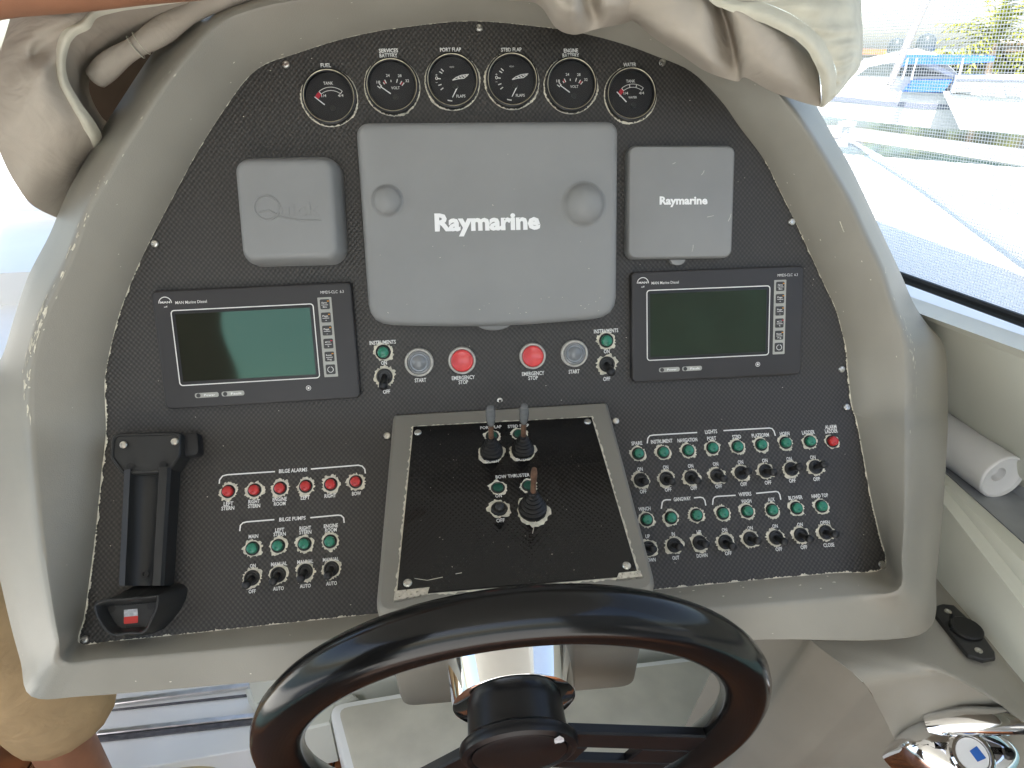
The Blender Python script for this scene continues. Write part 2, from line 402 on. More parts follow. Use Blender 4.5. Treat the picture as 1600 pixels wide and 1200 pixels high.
SUB = 5
edge3 = []; ridge3 = []; outer3 = []; outd = []
for i, (a, r, o) in enumerate(ST):
    bottom = i >= 44 or i == 0
    edge3.append(sheet(*panel_us(*a), .003))
    ridge3.append(blendpt(*r, .026 if bottom else .052))
    dd = .006 if bottom else (-.055 if i < 40 else -.03)
    outer3.append(blendpt(*o, dd))
E3 = [Vector(p) for p in dense([tuple(v) for v in edge3], SUB)]
R3 = [Vector(p) for p in dense([tuple(v) for v in ridge3], SUB)]
O3 = [Vector(p) for p in dense([tuple(v) for v in outer3], SUB)]
NS = len(E3)
def profile(e, r, o, back):
    q1 = e.lerp(r, .90); q3 = r.lerp(o, .14); q5 = r.lerp(o, .93)
    bz = [q1*(1-t)**2 + r*2*t*(1-t) + q3*t*t for t in (0, .25, .5, .75, 1)]
    o2 = o + Vector((0, .012, 0))
    return [e + Vector((0, .012, 0)), e, e.lerp(r, .4)] + bz + [r.lerp(o, .6), q5, q5.lerp(o, .6)*.7 + o2*.3, o2, o2 + back]
b = NB(); G = []
cen = Vector((0, 0, .1))
for i in range(NS):
    pr = profile(E3[i], R3[i], O3[i], Vector((0, .26, 0)))
    G.append([b.verts.new(p) for p in pr])
for i in range(NS):
    j = (i+1) % NS
    for k in range(len(G[0])-1): b.faces.new((G[i][k], G[j][k], G[j][k+1], G[i][k+1]))
surround = link('surround', b, 'taupe', console, angle=50)
# chipped paint along the ridge and faces
b = NB(); rc = random.Random(3)
def chip(bm, c, n, t, L, W):
    s = n.cross(t).normalized(); k = rc.randint(7, 11); P = []
    for q in range(k):
        a = 2*math.pi*q/k; P.append(c + n*.0004 + t*(L*math.cos(a)*rc.uniform(.35, 1.25)) + s*(W*math.sin(a)*rc.uniform(.25, 1.5)))
    bm.faces.new([bm.verts.new(p) for p in P])
def surf(i, k, f, g):
    A = [G_[i][k], G_[i][k+1], G_[(i+1) % NS][k], G_[(i+1) % NS][k+1]]
    p = A[0].lerp(A[1], f).lerp(A[2].lerp(A[3], f), g)
    t = (A[2]-A[0]).normalized(); n = (A[1]-A[0]).cross(A[2]-A[0]).normalized()
    if n.dot(CAM_C-p) < 0: n = -n
    return p, n, t
G_ = [profile(E3[i], R3[i], O3[i], Vector((0, .26, 0))) for i in range(NS)]
for _ in range(70):                               # heavy wear on the left ridge where hands rest
    i = int(rc.gauss(8.4*SUB, 1.3*SUB)) % NS; p, n, t = surf(i, rc.choice((4, 4, 5, 5, 6)), rc.random(), rc.random()); chip(b, p, n, t, rc.uniform(.0008, .0075), rc.uniform(.0005, .0019))
for _ in range(26):
    i = int(rc.gauss(12*SUB, 2.5*SUB)) % NS; p, n, t = surf(i, rc.choice((3, 4, 5)), rc.random(), rc.random()); chip(b, p, n, t, rc.uniform(.0006, .003), .0006)
for _ in range(34):
    i = int(rc.gauss(36.5*SUB, 1.2*SUB)) % NS; p, n, t = surf(i, rc.choice((5, 6, 6)), rc.random(), rc.random()); chip(b, p, n, t, rc.uniform(.001, .005), rc.uniform(.0003, .001))
for _ in range(60):
    i = rc.randrange(NS); p, n, t = surf(i, rc.choice((1, 2, 8)), rc.random(), rc.random()); chip(b, p, n, t, rc.uniform(.0005, .0016), .0005)
for _ in range(10):
    i = rc.randint(44*SUB, 46*SUB); p, n, t = surf(i, rc.choice((1, 2)), rc.random(), rc.random()); chip(b, p, n, t, rc.uniform(.001, .003), .0008)
for (x, y), (x2, y2) in (((1318,362),(1350,361)), ((1312,345),(1318,361)), ((1326,322),(1335,330)), ((1335,330),(1326,341))):
    p, q = blendpt(x, y, .036), blendpt(x2, y2, .039); tube(b, [p, q], .0005, 5)
o = link('paint_chips', b, 'cream', console, smooth=False); o['kind'] = 'stuff'

# ---- the folded instrument panel
ring = [panel_us(*p) for p in dense([s[0] for s in ST], SUB)]
def clip(poly, s_, keep_above):
    out = []
    for i, p in enumerate(poly):
        q = poly[(i+1) % len(poly)]; pi = (p[1] >= s_) == keep_above; qi = (q[1] >= s_) == keep_above
        if pi: out.append(p)
        if pi != qi: t = (s_-p[1])/(q[1]-p[1]); out.append((p[0]+(q[0]-p[0])*t, s_))
    return out
b = NB(); cuts = [-FIL + 2*FIL*k/12 for k in range(13)]
big_ = [(u*1.006, s_*1.004) for u, s_ in ring]
for k in range(len(cuts)+1):
    pl = big_
    if k > 0: pl = clip(pl, cuts[k-1], True)
    if k < len(cuts): pl = clip(pl, cuts[k], False)
    if len(pl) > 2: b.faces.new([b.verts.new((u, s_, 0)) for u, s_ in pl])
bmesh.ops.remove_doubles(b, verts=b.verts[:], dist=1e-6)
bmesh.ops.triangulate(b, faces=b.faces[:])
uvl = b.loops.layers.uv.new('UVMap')
for f in b.faces:
    for l in f.loops: l[uvl].uv = (l.vert.co.x, l.vert.co.y)
for v in b.verts: v.co = sheet(v.co.x, v.co.y)
panel = link('instrument_panel', b, 'panel', console, angle=60)
# worn cream edge where the panel meets the moulding
b = NB(); rs = random.Random(5)
def worn_run(i0, i1, wid, jit, prob=1.0):
    run = [ring[i % NS] for i in range(i0, i1+1)]
    fine = []
    for (a, c), (a2, c2) in zip(run, run[1:]):
        L = math.hypot(a2-a, c2-c); n = max(1, int(L/.0011))
        for k in range(n): fine.append((a+(a2-a)*k/n, c+(c2-c)*k/n))
    prev = None
    for i in range(1, len(fine)-1):
        if rs.random() > prob: prev = None; continue
        p = Vector(fine[i]); t = (Vector(fine[i+1])-Vector(fine[i-1])).normalized(); n = Vector((t.y, -t.x))
        w = max(.0001, wid*.75 + jit*1.5*noise.noise(Vector((i*.11+i0, 0, 3))) + jit*1.1*noise.noise(Vector((i*.63, i0, 7))))
        a = b.verts.new(sheet(p.x-n.x*.0008, p.y-n.y*.0008, .0012)); c = b.verts.new(sheet(p.x+n.x*w, p.y+n.y*w, .0012))
        if prev: b.faces.new((prev[0], a, c, prev[1]))
        prev = (a, c)
worn_run(0, 7*SUB, .0020, .0016, .985); worn_run(7*SUB, 10*SUB, .0012, .0012, .9); worn_run(10*SUB, 24*SUB, .0005, .0005, .75)
worn_run(30*SUB, 36*SUB, .0008, .0008, .9); worn_run(36*SUB, 43*SUB, .0016, .0012, .97)
worn_run(43*SUB, 47*SUB, .0024, .0018, .98); worn_run(48*SUB, 52*SUB, .0020, .0018, .95)
link('worn_edge', b, 'cream', panel, smooth=False)['kind'] = 'stuff'

# ---- printing on the panel
def px_len(x, y, wpx, F): return (onp(x+wpx/2, y, F)-onp(x-wpx/2, y, F)).length
def lettering(s, x, y, wpx, hpx=6.3, F=FU, parent=None, bold=.022, m='print', d=.0008):
    q = onp(x, y, F, d); wl = px_len(x, y, wpx, F); hl = (onp(x, y+hpx/2, F)-onp(x, y-hpx/2, F)).length
    return text_obj('lettering', s, wl, hl, m, parent or panel, F @ Matrix.Translation(q), bold)
TU = [('FUEL',509,102,16),('SERVICES',607,79,30),('BATTERY',607,86.5,28),('PORT FLAP',704,77.5,33),('STBD FLAP',799,77.5,32),('ENGINE',892,79,22),
 ('BATTERY',892,86.5,26),('WATER',984,101,20),('INSTRUMENTS',598,535,41),('ON',600,567,9),('OFF',604,612,11),('INSTRUMENTS',947,517,38),('ON',948,549,9),
 ('OFF',948,592,11),('START',657,594,18),('EMERGENCY',724,590,36),('STOP',724,597,15),('EMERGENCY',833,583.5,35),('STOP',833,590.5,15),('START',897,580.5,17)]
for s, x, y, wd in TU: lettering(s, x, y, wd)
TL = [('BILGE ALARMS',458,735,44),('LEFT',357,787,15),('STERN',356,794,20),('RIGHT',397,783.5,18),('STERN',397,790.5,19),('ENGINE',437,780,22),('ROOM',437,787,18),
 ('LEFT',477,777.5,14),('RIGHT',516,774.5,18),('BOW',557,771,14),('BILGE PUMPS',457,810.5,41),('MAIN',396,838,15),('LEFT',437,828,14),('STERN',437,834.5,19),
 ('RIGHT',477,825,18),('STERN',477,831.5,19),('ENGINE',517,821.5,22),('ROOM',517,828,18),('ON',395,884,9),('OFF',394,924,11),('MANUAL',436,881,25),('AUTO',435,919.5,17),
 ('MANUAL',477,877.5,25),('AUTO',477,915.5,17),('MANUAL',517,874,25),('AUTO',518,911.5,17),
 ('SPARE',995,692.5,17),('LIGHTS',1111,674.5,19),('INSTRUMENT',1034,689.5,34),('NAVIGATION',1074,687.5,31),('PORT',1112,685,14),('STBD',1151,682.5,14),
 ('PLATFORM',1188,680,27),('HORN',1226,677.5,15),('LADDER',1263,675.5,20),('ALARM',1298,667,18),('LADDER',1299,673.5,20),
 ('WINCH',1007,795,19),('GANGWAY',1066,779.5,27),('WIPERS',1164,772,20),('WASH',1166,783,16),('AUX',1205,780.5,11),('BLOWER',1243,777.5,22),('HARD TOP',1281,774.5,26),
 ('UP',1012,838,7),('IN',1052,834.5,5),('UP',1092,831.5,7),('OPEN',1289,816.5,15),('DOWN',1016,875,17),('OUT',1056,871.5,11),('DOWN',1097,868,17),('CLOSE',1295,851.5,17)]
TL += [('ON', x, y, 8.5) for x, y in ((1000,733),(1040,730),(1079,728),(1118,725),(1157,722),(1195,719.5),(1233,717),(1270,714.5),(1132,828),(1172,825),(1211,822),(1250,819.5))]
TL += [('OFF', x, y, 10.5) for x, y in ((1005,768),(1044,765),(1084,762.5),(1123,760),(1162,756.5),(1200,754),(1238,751),(1276,748.5),(1138,864.5),(1217,858),(1256,855))]
for s, x, y, wd in TL: lettering(s, x, y, wd, 6.1, FL)
for run in (((343,756),(343.5,750),(348,744),(355,742),(430,737)), ((486,733),(560,727),(566,728.5),(570,733),(571,740)),
            ((375,830),(376,821),(380,817),(386,815.5),(429,812)), ((485,809),(528,805),(533,805.5),(537,809),(538,817)),
            ((1011,693),(1012,685),(1015,681),(1021,680),(1089,676)), ((1130,673),(1202,669),(1206,670),(1209,674),(1211,681)),
            ((1033,795),(1034.5,785),(1037,782),(1041,781),(1048,781)), ((1084,778),(1094,777),(1098,778),(1101,782),(1102.5,790)),
            ((1113,789),(1114,780),(1116,777),(1120,775.7),(1149,774)), ((1181,771),(1212,768),(1215.5,769),(1218,773),(1219.5,781))):
    b = NB(); ribbon(b, [onp(x, y, FL) for x, y in run], .0015)
    o = link('bracket_line', b, 'print', panel, smooth=False); o.matrix_local = FL @ Matrix.Translation((0, 0, .0008))

# ---- pieces that repeat
def at(F, x, y, d=0.0): return M @ F @ Matrix.Translation(onp(x, y, F, d))
def worn_rim(F, x, y, r0, r1, seed, parent=panel, m='cream', n=46, d=.0006, amp=1.0, sq=1.0, wobk=1.0):
    if F is FL: r0, r1 = r0*.88, r1*.86
    rr = random.Random(seed); b = NB(); inner = []; outer = []
    ph = rr.random()*6
    for k in range(n):
        a = 2*math.pi*k/n; wob = 1+wobk*(.07*math.sin(2*a+ph)+.05*math.sin(5*a+ph*2))
        ro = r1*wob + rr.uniform(-.26, .24)*(r1-r0)*2.0*amp; ri = r0*(1+rr.uniform(-.03, .03))
        inner.append(b.verts.new((ri*math.cos(a), ri*math.sin(a)*sq, 0))); outer.append(b.verts.new((max(ro, r0*1.04)*math.cos(a), max(ro, r0*1.04)*math.sin(a)*sq, 0)))
    for k in range(n): b.faces.new((inner[k], inner[(k+1) % n], outer[(k+1) % n], outer[k]))
    o = link('worn_rim', b, m, parent, smooth=False); o.matrix_local = F @ Matrix.Translation(onp(x, y, F, d)); return o
def screw_mesh():
    b = NB(); lathe(b, [(.0042, 0), (.0042, .0006), (.0034, .0017), (.0018, .0020), (.0016, .0012), (0, .0012)], n=16)
    return link('screw', b, 'steel', console)
s0 = screw_mesh(); first = True
def screw(F, x, y, d=.001, parent=None):
    global first
    o = s0 if first else s0.copy()
    if not first: C.objects.link(o)
    first = False
    o.parent = parent or console; o.matrix_local = F @ Matrix.Translation(onp(x, y, F, d)) @ Matrix.Rotation(random.random(), 4, 'Z')
    return o
for x, y in ((447,101),(749,44),(1035,98),(242,381),(1237,347),(1315,577),(781,626)): screw(FU, x, y)
for x, y in ((176,643),(1323,636),(133,999),(1378,882),(605,681),(962,658)): screw(FL, x, y)

# indicator lights ----------------------------------------------------------
def make_led(col):
    t = thing('indicator_light', 'x', 'indicator light', Matrix())
    b = NB(); lathe(b, [(.0088, 0), (.0088, .0014), (.0078, .0018), (.0074, .0004), (.0, .0004)], n=22); link('bezel', b, 'black_matt', t)
    b = NB(); lathe(b, [(.0066, .0004), (.0066, .0050), (.0060, .0066), (.0042, .0076), (0, .0080)], n=20); link('lens', b, col, t)
    return t
def dup(t, mw, label):
    r = t.copy(); C.objects.link(r); r.matrix_world = mw; r['label'] = label
    for ch in list(t.children):
        c = ch.copy(); C.objects.link(c); c.parent = r
        for g in list(ch.children):
            d = g.copy(); C.objects.link(d); d.parent = c
    return r
protos = {}; FP_ = None
def led(col, F, x, y, label, group, seed, r1=.0114, d=0, rim=True):
    mw = at(F, x, y, d) @ (Matrix.Diagonal((.84, .84, .22, 1)) if F is FP_ else Matrix.Scale(.88 if F is FL else 1, 4))
    if col not in protos:
        t = protos[col] = make_led(col); t.matrix_world = mw; t['label'] = label
    else: t = dup(protos[col], mw, label)
    t['group'] = group
    if rim: worn_rim(F, x, y, .0086, r1, seed)
    return t
GI = 'indicator lights on the helm console'; GT = 'toggle switches on the helm console'
led('green_lens', FU, 599, 550, 'green indicator light under the left INSTRUMENTS lettering, beside the grey start button', GI, 11)
led('green_lens', FU, 947, 532, 'green indicator light under the right INSTRUMENTS lettering, near the right display', GI, 12)
for k, (x, y, nm) in enumerate(((357,768,'first red alarm light from the left, over the lettering LEFT STERN'), (398,766,'red alarm light over the lettering RIGHT STERN'), (438,763,'red alarm light over the lettering ENGINE ROOM'),
        (478,760,'red alarm light over the single word LEFT'), (517,757,'red alarm light over the single word RIGHT'), (556,753,'red alarm light over the word BOW, rightmost under BILGE ALARMS'))):
    led('red_lens', FL, x, y, nm, GI, 20+k, .0122)
for x, y, nm in ((395,857,'MAIN'), (435,853,'LEFT STERN in the bilge pump group'), (476,850,'RIGHT STERN in the bilge pump group'), (516,846,'ENGINE ROOM in the bilge pump group')):
    led('green_lens', FL, x, y, 'green indicator light below the lettering ' + nm, GI, int(x), .0118)
R1 = ((997,709,'SPARE'),(1036,707,'INSTRUMENT'),(1075,704,'NAVIGATION'),(1113,700,'PORT'),(1152,698,'STBD'),(1189,695,'PLATFORM'),(1227,692,'HORN'),(1265,690,'LADDER'))
for x, y, nm in R1: led('green_lens', FL, x, y, 'green indicator light below the word %s in the upper right row' % nm, GI, int(x))
led('red_lens', FL, 1300, 690, 'red indicator light below ALARM LADDER at the right end of the row', GI, 99, .0105)
R2 = ((1010,812,'below the word WINCH, half against the centre box'),(1048,809,'left of the two below GANGWAY'),(1088,805,'right of the two below GANGWAY'),(1129,802,'first below WIPERS, left of the one marked WASH'),(1167,799,'below the word WASH'),(1206,797,'below the word AUX'),(1244,794,'below the word BLOWER'),(1283,791,'below the words HARD TOP'))
for x, y, nm in R2: led('green_lens', FL, x, y, 'green indicator light ' + nm, GI, int(x)+1)

# toggle switches -----------------------------------------------------------
def make_toggle():
    t = thing('toggle_switch', 'x', 'toggle switch', Matrix())
    b = NB(); lathe(b, [(.0096, 0), (.0096, .0022), (.0088, .0030), (.0074, .0030), (.0068, .0008), (0, .0008)], n=22); link('collar', b, 'black_matt', t)
    b = NB(); lathe(b, [(.0034, .0), (.0034, .004), (.0038, .010), (.0050, .017), (.0054, .0215), (.0048, .0245), (.0028, .0262), (0, .0266)], n=16); link('lever', b, 'black', t)
    return t
tg = [None]
def toggle(F, x, y, label, tilt, seed, r1=.0126, d=0, rim=True, side=0, sc=1):
    mw = at(F, x, y, d) @ Matrix.Scale(.88 if F is FL else sc, 4)
    if tg[0] is None: t = tg[0] = make_toggle(); t.matrix_world = mw; t['label'] = label
    else: t = dup(tg[0], mw, label)
    t['group'] = GT
    lv = [c for c in t.children if c.name.startswith('lever')][0]
    lv.matrix_local = Matrix.Translation((0, 0, .001)) @ Matrix.Rotation(R_(tilt), 4, 'X') @ Matrix.Rotation(R_(side), 4, 'Y')
    if rim: worn_rim(F, x, y, .0094, r1, seed)
    return t
toggle(FU, 601, 588, 'black toggle switch between ON and OFF below the left INSTRUMENTS light', 22, 31)
toggle(FU, 948, 569, 'black toggle switch between ON and OFF below the right INSTRUMENTS light', 18, 32)
for x, y, nm in ((394,903,'below the MAIN bilge pump light, marked ON and OFF'), (435,898,'marked MANUAL and AUTO below the LEFT STERN pump light'), (477,893,'marked MANUAL and AUTO below the RIGHT STERN pump light'), (518,889,'marked MANUAL and AUTO below the ENGINE ROOM pump light')):
    toggle(FL, x, y, 'black toggle switch ' + nm, 22, int(x))
for (x, y), nm, tl in zip(((1001,750),(1041,748),(1080,746),(1120,743),(1158,739),(1196,736),(1236,733),(1274,730)), [r[2] for r in R1], (14,18,20,20,4,14,2,0)):
    toggle(FL, x, y, 'black toggle switch below the %s light in the upper right row' % nm, tl, int(x)+2)
for (x, y), nm, tl in zip(((1013,857),(1053,852),(1093,848),(1133,847),(1172,842),(1212,840),(1251,836),(1290,832)),
        ('below the WINCH light, half hidden by the centre box', 'marked IN and OUT under GANGWAY', 'marked UP and DOWN under GANGWAY', 'marked ON and OFF, first under WIPERS', 'under WASH with ON above it and no word below', 'below the AUX light', 'below the BLOWER light', 'marked OPEN and CLOSE below HARD TOP'), (5,8,8,18,10,18,18,10)):
    toggle(FL, x, y, 'black toggle switch ' + nm, tl, int(x)+3)

# push buttons --------------------------------------------------------------
def button(x, y, m, r, label):
    t = thing('push_button', label, 'push button', at(FU, x, y, 0), 'engine push buttons')
    b = NB(); lathe(b, [(r*1.0, 0), (r*1.0, .002), (r*.95, .0042), (r*.84, .0046), (r*.80, .002), (0, .002)], n=36); link('ring', b, 'clear_ring', t)
    b = NB()
    if m == 'start': lathe(b, [(r*.78, .002), (r*.78, .0045), (r*.66, .0052), (r*.60, .0040), (r*.52, .0040), (r*.40, .0062), (0, .0078)], n=32)
    else: lathe(b, [(r*.79, .002), (r*.79, .0055), (r*.70, .0066), (r*.62, .0058), (0, .0056)], n=32)
    link('cap', b, m, t)
button(655, 566, 'start', .0172, 'grey start button left of the left red stop button')
button(722, 563, 'stop', .0166, 'red emergency stop button, left of the two')
button(832, 556, 'stop', .0160, 'red emergency stop button, right of the two')
button(897, 552, 'start', .0166, 'grey start button right of the right red stop button')

# gauges --------------------------------------------------------------------
def arc_pts(r, a0, a1, n=14, cx=0, cy=0): return [(cx+r*math.cos(R_(a0+(a1-a0)*k/n)), cy+r*math.sin(R_(a0+(a1-a0)*k/n))) for k in range(n+1)]
def gauge(kind, x, y, label, seed):
    r = .0298
    t = thing('gauge', label, 'gauge', at(FU, x, y, 0), 'round gauges along the top of the console')
    b = NB(); lathe(b, [(r, 0), (r, .003), (r*.985, .0052), (r*.93, .0060), (r*.88, .0052), (r*.855, .0018), (r*.85, -.002)], n=48, cap=False); link('bezel', b, 'black', t)
    b = NB(); lathe(b, [(r*.935, .0058), (r*.925, .0064), (r*.905, .0062), (r*.90, .0054)], n=48, cap=False); link('trim_ring', b, 'brass', t)
    b = NB(); lathe(b, [(r*.86, .0012), (0, .0012)], n=40, cap=False); dial = link('dial', b, 'dial', t)
    b = NB(); q = .0017; rb = .0298
    def tick(a, r0, r1_, wd, cx=0, cy=0, mi=0):
        p0 = Vector((cx+r0*math.cos(R_(a)), cy+r0*math.sin(R_(a)))); p1 = Vector((cx+r1_*math.cos(R_(a)), cy+r1_*math.sin(R_(a))))
        n = Vector((-(p1-p0).y, (p1-p0).x)).normalized()*wd/2
        f = quad(b, [(*(p0+n), q), (*(p1+n), q), (*(p1-n), q), (*(p0-n), q)]); f.material_index = mi
    if kind in ('fuel', 'water'):
        text_into(b, 'TANK', .0105, .0032, .0, .0142, q, .016)
        cx, cy = 0.002, -.0105
        if kind == 'water': cy = -.0095
        ro, ri = (.0205, .0170)
        ribbon(b, arc_pts(ro, 128, 52, 16, cx, cy), .0006, q); ribbon(b, arc_pts(ri, 128, 52, 16, cx, cy), .0006, q)
        tick(52, ri, ro, .0008, cx, cy)
        for a in ((128,) if kind == 'fuel' else (128, 100, 76)): tick(a, ri-.0003, ro, .0009, cx, cy)
        for k in range(6):
            f = quad(b, [(*(Vector((cx, cy))+Vector((math.cos(R_(a)), math.sin(R_(a))))*rr), q+.0001) for a, rr in ((129+3.4*k, ri-.001), (129+3.4*k, ro), (132.4+3.4*k, ro), (132.4+3.4*k, ri-.001))]); f.material_index = 1
        text_into(b, '1/4', .0052, .0030, -.0058, .0012, q, .01); text_into(b, '4/4', .0060, .0030, .0125, .0010, q, .01); text_into(b, '0', .0019, .0026, -.0126, -.0012, q, .01)
        if kind == 'water': text_into(b, 'WATER', .0098, .0024, .002, -.0035, q, .01)
        nb, ntip = (-.0055, -.0085), (-.0158, .0000) if kind == 'fuel' else (-.0165, .0028)
    elif kind == 'volt':
        cx, cy = 0, -.0125
        for k, a in enumerate((142, 133, 120, 112, 93, 72, 58, 49)):
            tick(a, .0165, .0205 if k not in (2, 4) else .0188, .0010, cx, cy)
        for a in (116, 54): tick(a, .0165, .0200, .0012, cx, cy, 1)
        text_into(b, 'VOLT', .0095, .0030, .0035, -.0022, q, .012)
        for s, xx, yy in (('18', -.0148, .0042), ('24', -.0040, .0110), ('28', .0090, .0105), ('32', .0170, .0050)): text_into(b, s, .0040, .0030, xx, yy, q, .012)
        nb, ntip = (-.002, -.0085), (-.0130, -.0005)
    else:
        for a in (137, 148, 173, 197, 214): tick(a, .0140, .0178, .0011, .001, .0005)
        text_into(b, '0', .0030, .0038, -.0175, .0030, q, .014); text_into(b, '+', .0026, .0024, -.0175, .0068, q, .012); text_into(b, '-', .0022, .0024, -.0178, -.0006, q, .012)
        text_into(b, 'FLAPS', .0100, .0031, .0085, -.0165, q, .014); text_into(b, 'VDO', .0052, .0016, .0, .0145, q, .0)
        # small boat drawn on the dial
        ribbon(b, [(.000, .0005), (.004, .0032), (.010, .0055), (.0185, .0064)], .0009, q); ribbon(b, [(.000, .0005), (.006, .0018), (.013, .0024), (.0168, .0050)], .0009, q)
        for k in range(4): ribbon(b, [(.006+.003*k, .0036+.0006*k), (.0085+.003*k, .0022+.001*k)], .0012, q)
        ribbon(b, arc_pts(.0215, 252, 266, 5, 0, 0), .0012, q)
        nb, ntip = (.0055, -.0065), (-.0010, -.0178)
    link('marking', b, ['print', 'redprint'], dial, smooth=False)
    b = NB(); p0, p1 = Vector(nb), Vector(ntip); n = Vector((-(p1-p0).y, (p1-p0).x)).normalized()*.0006
    slab(b, [(p0.x-n.x, p0.y-n.y), (p1.x-n.x*.7, p1.y-n.y*.7), (p1.x+n.x*.7, p1.y+n.y*.7), (p0.x+n.x, p0.y+n.y)][::1], [(0, .0022), (0, .0027)]); link('needle', b, 'logo', t, smooth=False)
    b = NB(); lathe(b, [(r*.10, .0012), (r*.10, .0028), (0, .0030)], mw=Matrix.Translation((0.003, -.012 if kind != 'flap' else -.006, 0)), n=16); link('needle_hub', b, 'black_matt', t)
    b = NB(); lathe(b, [(r*.87, .0046), (r*.6, .0052), (0, .0055)], n=40, cap=False); link('glass', b, 'glass', t)
    worn_rim(FU, x, y+1.0, r*1.0, r*1.035, seed, n=120, amp=1.2, wobk=.35)
gauge('fuel', 515, 152, 'round fuel tank gauge below the word FUEL, leftmost of the gauges', 41)
gauge('volt', 613, 135, 'round volt gauge below SERVICES BATTERY', 42)
gauge('flap', 707, 127, 'round flap position gauge below PORT FLAP', 43)
gauge('flap', 800, 126, 'round flap position gauge below STBD FLAP', 44)
gauge('volt', 892, 133, 'round volt gauge below ENGINE BATTERY', 45)
gauge('water', 985, 148, 'round water tank gauge below the word WATER, rightmost of the gauges', 46)

